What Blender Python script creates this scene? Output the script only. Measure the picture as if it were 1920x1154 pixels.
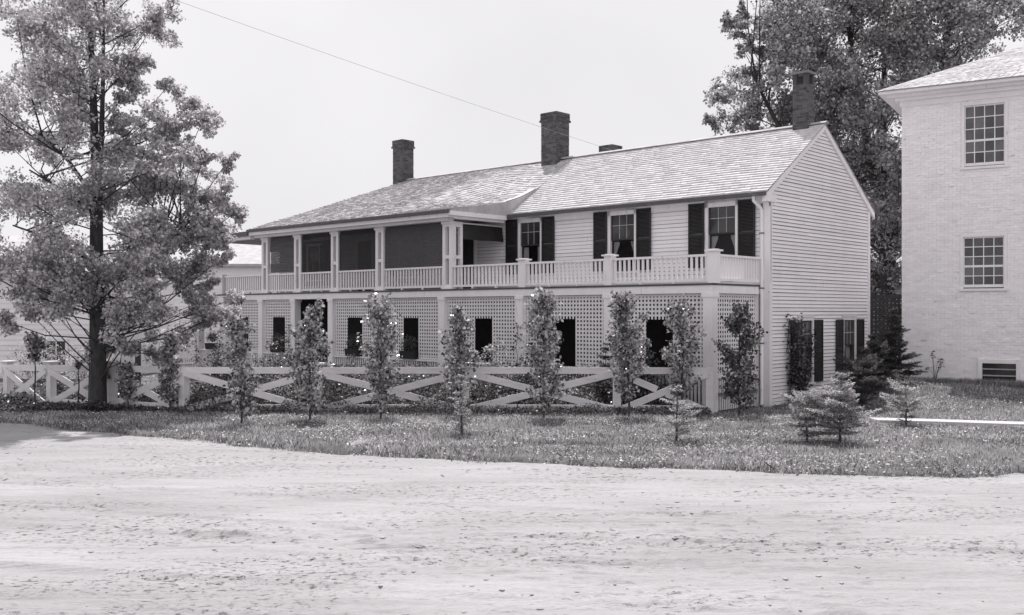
import bpy, math, random
import numpy as np
from mathutils import Vector
R = math.radians
random.seed(7)
rng = np.random.default_rng(11)
sc = bpy.context.scene
for o in list(bpy.data.objects): bpy.data.objects.remove(o)
col = sc.collection

# ------------------------------------------------------------------ camera, sky, sun, exposure
CAM_H = 2.4
cam_d = bpy.data.cameras.new('camera'); cam = bpy.data.objects.new('camera', cam_d); col.objects.link(cam)
cam.location = (0, 0, CAM_H); cam.rotation_euler = (R(90), 0, 0)
cam_d.sensor_width = 36; cam_d.lens = 1870/1920*36; cam_d.shift_y = 9/1920; cam_d.clip_end = 3000
sc.camera = cam
SUN_EL, SUN_AZ = R(66), R(-6)              # azimuth from +Y (straight ahead) towards +X
w = bpy.data.worlds.new('World'); sc.world = w; w.use_nodes = True
nt = w.node_tree; nt.nodes.clear()
sky = nt.nodes.new('ShaderNodeTexSky'); sky.sky_type = 'NISHITA'; sky.sun_disc = False
sky.sun_elevation = SUN_EL; sky.sun_rotation = SUN_AZ; sky.dust_density = 1.0; sky.air_density = 1.0
bw = nt.nodes.new('ShaderNodeVectorMath'); bw.operation = 'DOT_PRODUCT'; bw.inputs[1].default_value = (.05, .25, .70)   # an old plate: sees mostly blue
tint = nt.nodes.new('ShaderNodeMixRGB'); tint.blend_type = 'MULTIPLY'
tint.inputs[0].default_value = 1; tint.inputs[2].default_value = (1, .985, 1.01, 1)
bg = nt.nodes.new('ShaderNodeBackground'); bg.inputs[1].default_value = 0.10
wo = nt.nodes.new('ShaderNodeOutputWorld')
nt.links.new(sky.outputs[0], bw.inputs[0]); pw_ = nt.nodes.new('ShaderNodeMath'); pw_.operation = 'POWER'; pw_.inputs[1].default_value = .08      # milky, hazy air: evens the whole sky out
ml_ = nt.nodes.new('ShaderNodeMath'); ml_.operation = 'MULTIPLY'; ml_.inputs[1].default_value = 5.3
nt.links.new(bw.outputs['Value'], pw_.inputs[0]); nt.links.new(pw_.outputs[0], ml_.inputs[0]); nt.links.new(ml_.outputs[0], tint.inputs[1])
cn_ = nt.nodes.new('ShaderNodeTexNoise'); cn_.inputs['Scale'].default_value = 2.2; cn_.inputs['Detail'].default_value = 4     # faint milky cloud
cr_ = nt.nodes.new('ShaderNodeMapRange'); cr_.inputs[1].default_value = .35; cr_.inputs[2].default_value = .65; cr_.inputs[3].default_value = .93; cr_.inputs[4].default_value = 1.05
vs_ = nt.nodes.new('ShaderNodeVectorMath'); vs_.operation = 'SCALE'
nt.links.new(cn_.outputs[0], cr_.inputs[0]); nt.links.new(tint.outputs[0], vs_.inputs[0]); nt.links.new(cr_.outputs[0], vs_.inputs['Scale']); nt.links.new(vs_.outputs[0], bg.inputs[0]); nt.links.new(bg.outputs[0], wo.inputs[0])
sl = bpy.data.lights.new('sun', 'SUN'); sl.energy = 3.3; sl.angle = R(.6); sl.color = (1, .985, .98)
sun = bpy.data.objects.new('sun', sl); col.objects.link(sun)
S = Vector((math.cos(SUN_EL)*math.sin(SUN_AZ), math.cos(SUN_EL)*math.cos(SUN_AZ), math.sin(SUN_EL)))
sun.rotation_euler = S.to_track_quat('Z', 'Y').to_euler(); sun.location = S*60
sc.view_settings.view_transform = 'Standard'; sc.view_settings.look = 'None'
sc.view_settings.gamma = 1; sc.view_settings.use_curve_mapping = False
sc.view_settings.exposure = 0.55

# ------------------------------------------------------------------ materials (a black-and-white photograph: greys)
MATS = {}
def grey(v): return (v*1.0, v*.965, v*.99, 1)
def mat(name, v, rough=.7, var=.15, scale=6., bump=0., bscale=40., stretch=(1, 1, 1), tone=0., spec=.3, trans=0., wear=0., wear_v=.2, wear_scale=3., obj_var=0.):
    m = bpy.data.materials.new(name); m.use_nodes = True; n = m.node_tree; N = n.nodes; L = n.links
    b = N['Principled BSDF']; b.inputs['Roughness'].default_value = rough
    b.inputs['Specular IOR Level'].default_value = spec
    tc = N.new('ShaderNodeTexCoord'); mp = N.new('ShaderNodeMapping'); mp.inputs['Scale'].default_value = stretch
    L.new(tc.outputs['Object'], mp.inputs[0])
    no = N.new('ShaderNodeTexNoise'); no.inputs['Scale'].default_value = scale; no.inputs['Detail'].default_value = 8; no.inputs['Roughness'].default_value = .65
    L.new(mp.outputs[0], no.inputs[0])
    cr = N.new('ShaderNodeValToRGB'); cr.color_ramp.elements[0].position = .3; cr.color_ramp.elements[1].position = .7
    cr.color_ramp.elements[0].color = grey(v*(1-var)); cr.color_ramp.elements[1].color = grey(min(.95, v*(1+var)))
    L.new(no.outputs[0], cr.inputs[0]); c = cr.outputs[0]
    if wear:
        n2 = N.new('ShaderNodeTexNoise'); n2.inputs['Scale'].default_value = wear_scale; n2.inputs['Detail'].default_value = 10; n2.inputs['Roughness'].default_value = .75
        L.new(mp.outputs[0], n2.inputs[0])
        r2 = N.new('ShaderNodeValToRGB'); r2.color_ramp.elements[0].position = 1-wear; r2.color_ramp.elements[1].position = min(1, 1-wear+.08)
        L.new(n2.outputs[0], r2.inputs[0])
        mx = N.new('ShaderNodeMixRGB'); L.new(r2.outputs[0], mx.inputs[0]); L.new(c, mx.inputs[1]); mx.inputs[2].default_value = grey(wear_v); c = mx.outputs[0]
    if tone:                                 # every leaf / shingle / brick carries its own shade in the face attribute "tone"
        at = N.new('ShaderNodeAttribute'); at.attribute_name = 'tone'
        ma = N.new('ShaderNodeMapRange'); ma.inputs[3].default_value = 1-tone; ma.inputs[4].default_value = 1+tone
        L.new(at.outputs['Fac'], ma.inputs[0])
        mx = N.new('ShaderNodeVectorMath'); mx.operation = 'SCALE'; L.new(c, mx.inputs[0]); L.new(ma.outputs[0], mx.inputs['Scale']); c = mx.outputs[0]
    if obj_var:
        oi = N.new('ShaderNodeObjectInfo'); ma = N.new('ShaderNodeMapRange'); ma.inputs[3].default_value = 1-obj_var; ma.inputs[4].default_value = 1+obj_var
        L.new(oi.outputs['Random'], ma.inputs[0])
        mx = N.new('ShaderNodeVectorMath'); mx.operation = 'SCALE'; L.new(c, mx.inputs[0]); L.new(ma.outputs[0], mx.inputs['Scale']); c = mx.outputs[0]
    L.new(c, b.inputs['Base Color'])
    if bump:
        n3 = N.new('ShaderNodeTexNoise'); n3.inputs['Scale'].default_value = bscale; n3.inputs['Detail'].default_value = 6
        L.new(mp.outputs[0], n3.inputs[0])
        bp = N.new('ShaderNodeBump'); bp.inputs['Strength'].default_value = bump; bp.inputs['Distance'].default_value = .02
        L.new(n3.outputs[0], bp.inputs['Height']); L.new(bp.outputs[0], b.inputs['Normal'])
    if trans:
        tr = N.new('ShaderNodeBsdfTranslucent'); L.new(c, tr.inputs[0]); ms = N.new('ShaderNodeMixShader'); ms.inputs[0].default_value = trans
        L.new(b.outputs[0], ms.inputs[1]); L.new(tr.outputs[0], ms.inputs[2]); L.new(ms.outputs[0], N['Material Output'].inputs[0])
    MATS[name] = m; return m
def see_through(name, v, fac, rough=.9, spec=.2):
    m = mat(name, v, rough, .1, 30, spec=spec); N = m.node_tree.nodes; L = m.node_tree.links
    t = N.new('ShaderNodeBsdfTransparent'); ms = N.new('ShaderNodeMixShader'); ms.inputs[0].default_value = fac
    L.new(N['Principled BSDF'].outputs[0], ms.inputs[1]); L.new(t.outputs[0], ms.inputs[2]); L.new(ms.outputs[0], N['Material Output'].inputs[0]); return m
mat('white_paint', .86, .55, .05, 2.5, .12, 60, (1, 1, .35), wear=.40, wear_v=.6, wear_scale=5, obj_var=.05)
mat('trim_paint', .85, .5, .06, 3, .15, 50, (1, 1, .3), wear=.41, wear_v=.55, wear_scale=7)
mat('wall_backing', .22, .9, .2, 5)
mat('lath_paint', .76, .65, .08, 5, .1, 60)
mat('fence_paint', .76, .65, .12, 4, .25, 60, (.4, 1, 1), wear=.38, wear_v=.3, wear_scale=9)
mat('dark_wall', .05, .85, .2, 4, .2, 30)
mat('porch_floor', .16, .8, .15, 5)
mat('shutter_paint', .028, .55, .25, 8, .2, 80, obj_var=.15)
mat('gutter', .10, .5, .2, 6)
mat('shingle', .58, .85, .10, 9, .3, 50, tone=.10)
mat('shingle_old', .46, .9, .2, 2.5, .35, 50, tone=.16)
mat('chimney_brick', .10, .9, .2, 8, .4, 60, tone=.35)
mat('mortar', .22, .95, .15, 20, .3, 60)
mat('white_brick', .91, .8, .05, 6, .3, 45, (.5, 1, 1.6), tone=.05, wear=.42, wear_v=.5, wear_scale=5)
mat('white_mortar', .88, .9, .2, 15)
mat('pane_old', .10, .12, .4, 1.5, spec=.5, obj_var=.45)
mat('pane', .045, .08, .5, 1.3, spec=.5, obj_var=.5)
see_through('clear_pane', .02, .82, .04, .6)
see_through('insect_screen', .055, .40)
mat('room_dark', .015, .9, .1)
mat('curtain', .55, .9, .1, 12, .2, 30, (6, 6, .5))
mat('canvas', .09, .9, .2, 20, .2, 90, obj_var=.1)
mat('bark', .06, .95, .4, 12, .9, 25, (1, 1, .25))
mat('twig', .07, .9, .3, 20)
mat('leaf', .40, .42, .1, 4, tone=.75, spec=.5, trans=.5)
mat('leaf_glossy', .36, .3, .1, 4, tone=.95, spec=.5, trans=.3)
mat('leaf_pale', .56, .45, .1, 4, tone=.6, spec=.4, trans=.5)
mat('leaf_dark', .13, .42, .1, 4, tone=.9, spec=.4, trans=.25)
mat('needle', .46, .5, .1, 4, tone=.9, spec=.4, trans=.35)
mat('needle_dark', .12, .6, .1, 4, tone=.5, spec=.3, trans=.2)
mat('grass', .50, .45, .1, 3, tone=.95, spec=.4, trans=.35)
mat('straw', .75, .7, .1, 3, tone=.3, trans=.2)
mat('box_wood', .03, .8, .3, 9, .3, 50)
mat('iron', .04, .5, .2, 9)
mat('porcelain', .6, .2, .05)
mat('concrete', .52, .85, .1, 5, .3, 40)
mat('stone', .42, .9, .2, 14, .5, 40)
mat('soil', .07, .95, .4, 1.5, .6, 20)
mat('lawn_soil', .13, .95, .45, 1.2, .6, 25)
def road_mat():
    m = bpy.data.materials.new('dirt'); m.use_nodes = True; N = m.node_tree.nodes; L = m.node_tree.links; b = N['Principled BSDF']; b.inputs['Roughness'].default_value = .95; b.inputs['Specular IOR Level'].default_value = .15
    tc = N.new('ShaderNodeTexCoord')
    def noise(scale, sx, sy, det=6, rough=.6, rot=-.12):
        mp = N.new('ShaderNodeMapping'); mp.inputs['Rotation'].default_value = (0, 0, rot); mp.inputs['Scale'].default_value = (sx, sy, 1); L.new(tc.outputs['Object'], mp.inputs[0])
        no = N.new('ShaderNodeTexNoise'); no.inputs['Scale'].default_value = scale; no.inputs['Detail'].default_value = det; no.inputs['Roughness'].default_value = rough; L.new(mp.outputs[0], no.inputs[0]); return no.outputs[0]
    def rng_(x, a, b_, c, d):
        r = N.new('ShaderNodeMapRange'); r.inputs[1].default_value = a; r.inputs[2].default_value = b_; r.inputs[3].default_value = c; r.inputs[4].default_value = d; L.new(x, r.inputs[0]); return r.outputs[0]
    def mul(x, y, op='MULTIPLY'):
        q = N.new('ShaderNodeMath'); q.operation = op; L.new(x, q.inputs[0])
        if isinstance(y, float): q.inputs[1].default_value = y
        else: L.new(y, q.inputs[1])
        return q.outputs[0]
    patch = rng_(noise(.5, .5, 1.3, 5), .3, .7, .84, 1.12); streak = rng_(noise(3.2, .16, 2.2, 8, .7, -.17), .3, .7, .92, 1.06); fine = rng_(noise(30, .5, 1.2, 4), .3, .7, .90, 1.08)
    band = rng_(noise(.42, .5, 2.0, 4, .65), .46, .60, 0., 1.); spk = rng_(noise(13, .8, 1.3, 7, .8), .56, .63, 0., 1.); clod_shade = rng_(mul(band, spk), 0., 1., 1., .30)  # speckles in bands: small shadows of clods painted into the dirt colour
    rut = rng_(noise(2.0, .06, 3.4, 4, .7, -.17), .60, .70, 1., .82)
    v = mul(mul(mul(patch, streak), mul(fine, clod_shade)), mul(rut, .385))
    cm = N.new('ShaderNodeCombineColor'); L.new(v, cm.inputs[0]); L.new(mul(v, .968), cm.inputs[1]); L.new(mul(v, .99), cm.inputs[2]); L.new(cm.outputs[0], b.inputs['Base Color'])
    hgt = mul(mul(noise(45, .6, 1.2, 6, .7), .35), mul(noise(7, .12, 2.0, 5), .6), 'ADD'); hgt = mul(hgt, mul(mul(band, spk), -.35), 'ADD')
    bp = N.new('ShaderNodeBump'); bp.inputs['Strength'].default_value = .9; bp.inputs['Distance'].default_value = .05; L.new(hgt, bp.inputs['Height']); L.new(bp.outputs[0], b.inputs['Normal'])
    MATS['dirt'] = m; return m
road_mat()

# ------------------------------------------------------------------ helpers
def tag(o, label=None, cat=None, group=None, kind=None):
    if label: o['label'] = label
    if cat: o['category'] = cat
    if group: o['group'] = group
    if kind: o['kind'] = kind
    return o
def empty(name, loc=(0, 0, 0), rz=0, parent=None):
    o = bpy.data.objects.new(name, None); col.objects.link(o); o.location = loc; o.rotation_euler = (0, 0, rz); o.empty_display_size = .2
    if parent: o.parent = parent
    return o
def link(name, me, parent=None, loc=(0, 0, 0), rz=0):
    o = bpy.data.objects.new(name, me); col.objects.link(o); o.location = loc; o.rotation_euler = (0, 0, rz)
    if parent: o.parent = parent
    return o
class MB:
    def __init__(s): s.v = []; s.f = []; s.t = []
    def hexa(s, p, tone=.5):                 # 8 points: bottom ring 0-3, top ring 4-7
        k = len(s.v); s.v += [tuple(q) for q in p]
        s.f += [(k, k+3, k+2, k+1), (k+4, k+5, k+6, k+7), (k, k+1, k+5, k+4), (k+1, k+2, k+6, k+5), (k+2, k+3, k+7, k+6), (k+3, k, k+4, k+7)]; s.t += [tone]*6; return s
    def box(s, x0, x1, y0, y1, z0, z1, tone=.5):
        return s.hexa([(x0, y0, z0), (x1, y0, z0), (x1, y1, z0), (x0, y1, z0), (x0, y0, z1), (x1, y0, z1), (x1, y1, z1), (x0, y1, z1)], tone)
    def bar(s, a, b, wd, th, up=(0, 0, 1)):  # square bar from a to b: wd along (dir x up) side, th along up
        a = Vector(a); b = Vector(b); d = (b-a).normalized(); u = Vector(up); sd = d.cross(u).normalized(); u = sd.cross(d).normalized()
        p = []
        for q in (a, b): p += [q-sd*wd/2-u*th/2, q+sd*wd/2-u*th/2, q+sd*wd/2+u*th/2, q-sd*wd/2+u*th/2]
        return s.hexa(p)
    def tube(s, pts, rad, n=7, cap=True):
        k = len(s.v); m = len(pts); P = [Vector(p) for p in pts]
        for i, p in enumerate(P):
            d = (P[min(i+1, m-1)]-P[max(i-1, 0)]).normalized(); a = d.cross(Vector((.13, .97, .2))).normalized(); b = d.cross(a)
            r = rad[i] if hasattr(rad, '__len__') else rad
            for j in range(n):
                t = 2*math.pi*j/n; s.v.append(tuple(p+a*(r*math.cos(t))+b*(r*math.sin(t))))
        for i in range(m-1):
            for j in range(n):
                s.f.append((k+i*n+j, k+i*n+(j+1) % n, k+(i+1)*n+(j+1) % n, k+(i+1)*n+j)); s.t.append(.5)
        if cap:
            s.f.append(tuple(k+j for j in range(n))); s.f.append(tuple(k+(m-1)*n+j for j in range(n))); s.t += [.5, .5]
        return s
    def poly(s, pts, tone=.5):
        k = len(s.v); s.v += [tuple(p) for p in pts]; s.f.append(tuple(range(k, k+len(pts)))); s.t.append(tone); return s
    def mesh(s, name, m, smooth=False):
        me = bpy.data.meshes.new(name); me.from_pydata(s.v, [], s.f); me.materials.append(MATS[m])
        a = me.attributes.new('tone', 'FLOAT', 'FACE'); a.data.foreach_set('value', s.t)
        if smooth: me.polygons.foreach_set('use_smooth', [True]*len(me.polygons))
        me.update(); return me
    def build(s, name, m, parent=None, loc=(0, 0, 0), rz=0, smooth=False): return link(name, s.mesh(name, m, smooth), parent, loc, rz)
def fix(me):
    import bmesh
    b = bmesh.new(); b.from_mesh(me); bmesh.ops.recalc_face_normals(b, faces=b.faces); b.to_mesh(me); b.free()
_tab = rng.random((64, 64))
def vnoise(x, y, off=0):
    x = np.asarray(x, float)+off*7.31; y = np.asarray(y, float)+off*3.77
    xi = np.floor(x).astype(int); yi = np.floor(y).astype(int); fx = x-xi; fy = y-yi
    fx = fx*fx*(3-2*fx); fy = fy*fy*(3-2*fy)
    g = lambda a, b: _tab[a % 64, b % 64]
    return (g(xi, yi)*(1-fx)+g(xi+1, yi)*fx)*(1-fy)+(g(xi, yi+1)*(1-fx)+g(xi+1, yi+1)*fx)*fy
def sst(a, b, x):
    t = np.clip((np.asarray(x, float)-a)/(b-a), 0, 1); return t*t*(3-2*t)
def mesh_np(name, V, F, m, tone=None, smooth=False):
    me = bpy.data.meshes.new(name); n, k = F.shape
    me.vertices.add(len(V)); me.vertices.foreach_set('co', V.astype(np.float32).ravel())
    me.loops.add(n*k); me.loops.foreach_set('vertex_index', F.astype(np.int32).ravel())
    me.polygons.add(n); me.polygons.foreach_set('loop_start', np.arange(0, n*k, k, dtype=np.int32))
    me.polygons.foreach_set('loop_total', np.full(n, k, np.int32))
    if smooth: me.polygons.foreach_set('use_smooth', np.ones(n, bool))
    a = me.attributes.new('tone', 'FLOAT', 'FACE'); a.data.foreach_set('value', (np.full(n, .5) if tone is None else tone).astype(np.float32))
    me.materials.append(MATS[m]); me.update(calc_edges=True); return me
def unit(a): return a/np.maximum(1e-9, np.linalg.norm(a, axis=1, keepdims=True))
def leaves(P, size, aspect=.8, up=.35, tone=None, droop=0., D=None):
    """one bent four-cornered blade per point: base, two sides, tip"""
    n = len(P); N = rng.normal(size=(n, 3)); N[:, 2] = np.abs(N[:, 2])+up*1.5; N = unit(N)
    if D is None: D = rng.normal(size=(n, 3)); D[:, 2] -= droop
    D = unit(D-N*np.sum(D*N, 1, keepdims=True)); Sd = np.cross(N, D)
    s = size*(.6+.8*rng.random((n, 1)))
    mid = P+D*s*.42
    V = np.stack([P, mid+Sd*s*aspect*.5+N*s*.08, P+D*s-N*s*.1, mid-Sd*s*aspect*.5+N*s*.08], 1).reshape(-1, 3)
    F = np.arange(n*4).reshape(n, 4)
    return V, F, (rng.random(n) if tone is None else tone)
def blob_points(C, rad, n):
    """n points spread through clumps centred at C"""
    i = rng.integers(0, len(C), n); d = unit(rng.normal(size=(n, 3)))*(rng.random((n, 1))**.45)
    r = np.asarray(rad); r = r[i][:, None] if r.ndim == 1 else r[i]
    return C[i]+d*r
# ------------------------------------------------------------------ terrain
EX = [-30, -20, -14, -11.3, -9.8, -7.6, -4.5, -2.4, -.5, 1.2, 3.6, 5.5, 6.8, 7.9, 12, 20, 30]
EY = [29, 25.4, 23.1, 22.0, 21.3, 19.9, 18.3, 17.15, 16.4, 16.0, 15.45, 15.05, 14.95, 15.2, 16.3, 19, 22]
def edge_y(x): return np.interp(x, EX, EY)+.26*(vnoise(np.asarray(x)*1.1, 3, 5)-.5)+.22*(vnoise(np.asarray(x)*4., 7, 6)-.5)
def ground_z(x, y):
    x = np.asarray(x, float); y = np.asarray(y, float)
    z = -.14*sst(-8, -15, x)*sst(22, 27, y)
    z = z+.42*sst(7.2, 11, x)*sst(21.5, 27.0, y)
    z = z+.03*(vnoise(x*.35, y*.35, 2)-.5)*sst(15, 19, y)
    return z
def GZ(x, y): return float(ground_z(x, y))

def grid(xs, ys, zf):
    X, Y = np.meshgrid(xs, ys); Z = zf(X, Y); V = np.stack([X, Y, Z], -1).reshape(-1, 3)
    nx, ny = len(xs), len(ys); i = (np.arange(ny-1)[:, None]*nx+np.arange(nx-1)[None, :]).ravel()
    return V, np.stack([i, i+1, i+nx+1, i+nx], 1)
# far ground
V, F = grid(np.array([-900, -60, -25, 0, 25, 60, 900.]), np.array([-60, 0, 30, 60, 900.]), lambda X, Y: X*0-.42)
tag(link('ground', mesh_np('ground', V, F, 'soil')), kind='structure')
# dirt road, rutted along its length
ys = np.concatenate([np.arange(-22, 6, .4), np.arange(6, 9, .03), np.arange(9, 14, .022), np.arange(14, 31, .06)])
xs = np.concatenate([np.arange(-40, -10, .35), np.arange(-10, 10, .035), np.arange(10, 40, .35)])
def road_z(X, Y):
    T = Y+.17*X+.35*np.sin(X*.21+1)
    z = -.085+.05*(vnoise(X*.12, T*.35, 1)-.5)
    z = z+.030*(vnoise(X*.25, T*2.6, 2)-.5)+.020*(vnoise(X*.55, T*7., 3)-.5)
    rough = sst(.48, .72, vnoise(X*.28, T*.55, 4))*(.35+.65*sst(14.5, 11.5, Y))
    z = z+rough*(.03*np.maximum(0, vnoise(X*1.2, T*6.5, 5)-.5)+.10*np.maximum(0, vnoise(X*5, T*14, 6)-.62))
    z = z+.008*(vnoise(X*5, Y*9, 8)-.5)+.006*(vnoise(X*13, Y*17, 9)-.5)
    for off, wd in ((8.9, .10), (10.35, .12), (11.4, .09), (12.9, .11)):
        tt = T-off-.3*(vnoise(X*.2, X*0+off, 10)-.5)
        z = z-.026*np.exp(-(tt/wd)**2)+.026*np.exp(-((tt-wd*1.7)/(wd*.5))**2)*(.2+1.2*vnoise(X*3, T*9, 11))*(.3+vnoise(X*.5, T*0, 15))
    return z
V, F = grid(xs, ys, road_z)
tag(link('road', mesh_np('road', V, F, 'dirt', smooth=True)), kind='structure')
# grass verge and lawn, a raised turf with a broken edge
xs = np.concatenate([np.arange(-40, -14, .5), np.arange(-14, 12, .07), np.arange(12, 40, .5)]); ts = np.concatenate([np.linspace(0, .05, 7)[:-1], np.linspace(.05, 1, 90)])
E = edge_y(xs); far = 48.
X = np.repeat(xs[None], len(ts), 0); Y = E[None]+(far-E[None])*(ts[:, None]**1.35)
dist = Y-E[None]
Z = ground_z(X, Y)-.17*(1-sst(-.02, .22, dist))+.05*(vnoise(X*1.7, Y*1.7, 3)-.5)*sst(.0, .5, dist)
V = np.stack([X, Y, Z], -1).reshape(-1, 3); nx = len(xs)
i = (np.arange(len(ts)-1)[:, None]*nx+np.arange(nx-1)[None, :]).ravel()
tag(link('lawn', mesh_np('lawn', V, np.stack([i, i+1, i+nx+1, i+nx], 1), 'lawn_soil', smooth=True)), kind='structure')
def lawn_z(x, y):
    d = y-edge_y(x); return ground_z(x, y)-.17*(1-sst(-.02, .22, d))+.05*(vnoise(x*1.7, y*1.7, 3)-.5)*sst(.0, .5, d)

# ------------------------------------------------------------------ the long white house: local frame x = -u, y = v
OX, OY = 4.762, 23.746
HRZ = math.atan2(-.68206, .7313)
UV = lambda u, v: (OX-.7313*u+.68206*v, OY+.68206*u+.7313*v)
house = tag(empty('white_house', (OX, OY, 0), HRZ), 'long two-storey white clapboard house with balcony, lattice porch and shingled roof', 'house')
D0 = 2.37; GU = -.2; BACK = 8.37; RV = 5.37; RZ = 7.6; ENDU = 21.5
def ubox(mb, u0, u1, v0, v1, z0, z1): return mb.box(-u1, -u0, v0, v1, z0, z1)
def part(name, m, boxes, parent=None):
    mb = MB()
    for b in boxes: ubox(mb, *b)
    return mb.build(name, m, parent or house)
# --- clapboard walls
def clap_front(parent, u0, u1, z0, z1, v, pitch, holes):
    z = z0
    while z < z1-.01:
        zt = min(z+pitch, z1); segs = [(u0, u1)]
        for (a, b, c, d) in holes:
            if d > z+.02 and c < zt-.02:
                ns = []
                for (s, e) in segs:
                    if b <= s or a >= e: ns.append((s, e)); continue
                    if a > s: ns.append((s, a))
                    if b < e: ns.append((b, e))
                segs = ns
        segs = [q for a_, b_ in segs for q in ([(a_, b_)] if b_-a_ < 2.6 else (lambda m_: [(a_, m_-.002), (m_+.002, b_)])(a_+(b_-a_)*random.uniform(.25, .75)))]
        for s, e in segs:
            mb = MB(); j = random.uniform(-.004, .004); o1 = .030+random.uniform(-.003, .005)
            mb.hexa([(-e, v-o1, z+j), (-s, v-o1, z+j), (-s, v, z+j), (-e, v, z+j), (-e, v-.012, zt-.010), (-s, v-.012, zt-.010), (-s, v, zt-.010), (-e, v, zt-.010)])
            mb.build('clapboard', 'white_paint', parent)
        z += pitch
WZ0, WZ1 = 3.62, 5.3
fw = part('front_wall', 'wall_backing', [(GU+.03, 9.3, D0, D0+.12, 3.0, 5.46)])
WIN = [(7.92, .41), (4.39, .42), (1.15, .41)]
clap_front(fw, .02, 9.2, 3.1, 5.2, D0, .108, [(c-h-.11, c+h+.11, WZ0-.1, WZ1+.1) for c, h in WIN])
pw = part('porch_wall', 'wall_backing', [(9.3, ENDU, D0, D0+.12, 3.0, 5.46)])
clap_front(pw, 9.2, ENDU, 3.1, 5.3, D0, .108, [(10.3, 11.3, 3.0, 5.1), (15.6, 16.5, 3.0, 5.0), (18.0, 20.3, 3.5, 5.1), (13.2, 14.2, 3.5, 5.1)])
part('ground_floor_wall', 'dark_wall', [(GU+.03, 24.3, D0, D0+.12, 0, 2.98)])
part('wing_roof', 'shingle_old', [(ENDU+.003, 24.6, D0+.003, 6.2, 2.99, 3.12)])
part('wing_wall', 'white_paint', [(24.18, 24.3, D0+.125, 6., 0, 2.985)])
part('rear_wall', 'white_paint', [(GU+.03, ENDU, BACK-.12, BACK, 0, 5.4)])
part('end_wall', 'white_paint', [(ENDU-.12, ENDU-.003, D0+.13, BACK-.13, 0, 5.4)])
part('attic_floor', 'room_dark', [(GU+.2, ENDU-.2, D0+.2, BACK-.2, 5.2, 5.3)])
part('room_partition', 'room_dark', [(GU+.2, ENDU-.2, D0+1.2, D0+1.25, .2, 5.2)])
# gable wall
gw = MB(); x = -GU
gw.v = [(x-.12, D0, -.2), (x-.12, BACK, -.2), (x-.12, BACK, 5.42), (x-.12, RV, 7.5), (x-.12, D0, 5.42), (x, D0, -.2), (x, BACK, -.2), (x, BACK, 5.42), (x, RV, 7.5), (x, D0, 5.42)]
gw.f = [(0, 1, 2, 3, 4), (9, 8, 7, 6, 5), (0, 5, 6, 1), (1, 6, 7, 2), (2, 7, 8, 3), (3, 8, 9, 4), (4, 9, 5, 0)]; gw.t = [.5]*7
gwo = gw.build('gable_wall', 'wall_backing', house)
GWIN = [(4.32, .36), (7.0, .36)]; GZ0, GZ1 = .56, 2.18
z = .02; pitch = .0965
while z < 7.4:
    zt = z+pitch
    def vr(zz):
        if zz < 5.42: return D0+.1, BACK-.1
        t = (zz-5.42)/(7.5-5.42); return D0+(RV-D0)*t+.02, BACK-(BACK-RV)*t-.02
    a, b = vr(z); a2, b2 = vr(zt)
    if b2-a2 < .1: break
    segs = [(a, b, a2, b2)]
    for c, h in GWIN:
        if GZ1+.12 > z+.02 and GZ0-.1 < zt-.02:
            ns = []
            for s in segs:
                if s[0] < c-h-.1 < s[1]: ns += [(s[0], c-h-.1, s[2], c-h-.1), (c+h+.1, s[1], c+h+.1, s[3])]
                else: ns.append(s)
            segs = ns
    segs = [q for g_ in segs for q in ([g_] if g_[1]-g_[0] < 2.6 else (lambda m_: [(g_[0], m_-.003, g_[2], m_-.003), (m_+.003, g_[1], m_+.003, g_[3])])(g_[0]+(g_[1]-g_[0])*random.uniform(.25, .75)))]
    for (s, e, s2, e2) in segs:
        o1 = .036+random.uniform(-.003, .006); j0 = random.uniform(-.004, .004); j1 = random.uniform(-.004, .004)
        MB().hexa([(x, s, z+j0), (x+o1, s, z+j0), (x+o1, e, z+j1), (x, e, z+j1), (x, s2, zt-.017), (x+.016, s2, zt-.017), (x+.016, e2, zt-.017), (x, e2, zt-.017)]).build('clapboard', 'white_paint', gwo)
    z += pitch
part('corner_board', 'trim_paint', [(GU-.05, GU+.14, D0-.045, D0-.001, -.1, 5.42), (GU-.05, GU-.001, D0-.0, D0+.1, -.1, 5.42)])
part('corner_board', 'trim_paint', [(GU-.05, GU-.001, BACK-.1, BACK+.03, -.1, 5.42)])
part('wall_frieze', 'trim_paint', [(GU+.1405, 9.2, D0-.05, D0-.002, 5.18, 5.42)])
# rake boards
for sgn in (-1, 1):
    mb = MB(); ov = .30; zz = 5.42-ov*.69
    y0 = RV+sgn*(RV-D0+ov); dz = .22
    mb.hexa([(x+.02, y0, zz-.02), (x+.075, y0, zz-.02), (x+.075, RV, 7.53-.10), (x+.02, RV, 7.53-.10), (x+.02, y0, zz+dz-.06), (x+.075, y0, zz+dz-.06), (x+.075, RV, 7.53+.08), (x+.02, RV, 7.53+.08)])
    mb.build('rake_board', 'trim_paint', house)
part('cornice_return', 'trim_paint', [(GU-.10, GU+.05, D0-.26, D0+.22, 5.20, 5.40)])
part('soffit', 'trim_paint', [(GU-.05, 8.6, D0-.25, D0-.052, 5.36, 5.41)])
part('eave_gutter', 'gutter', [(GU-.08, 8.6, D0-.36, D0-.275, 5.34, 5.44)])

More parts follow.
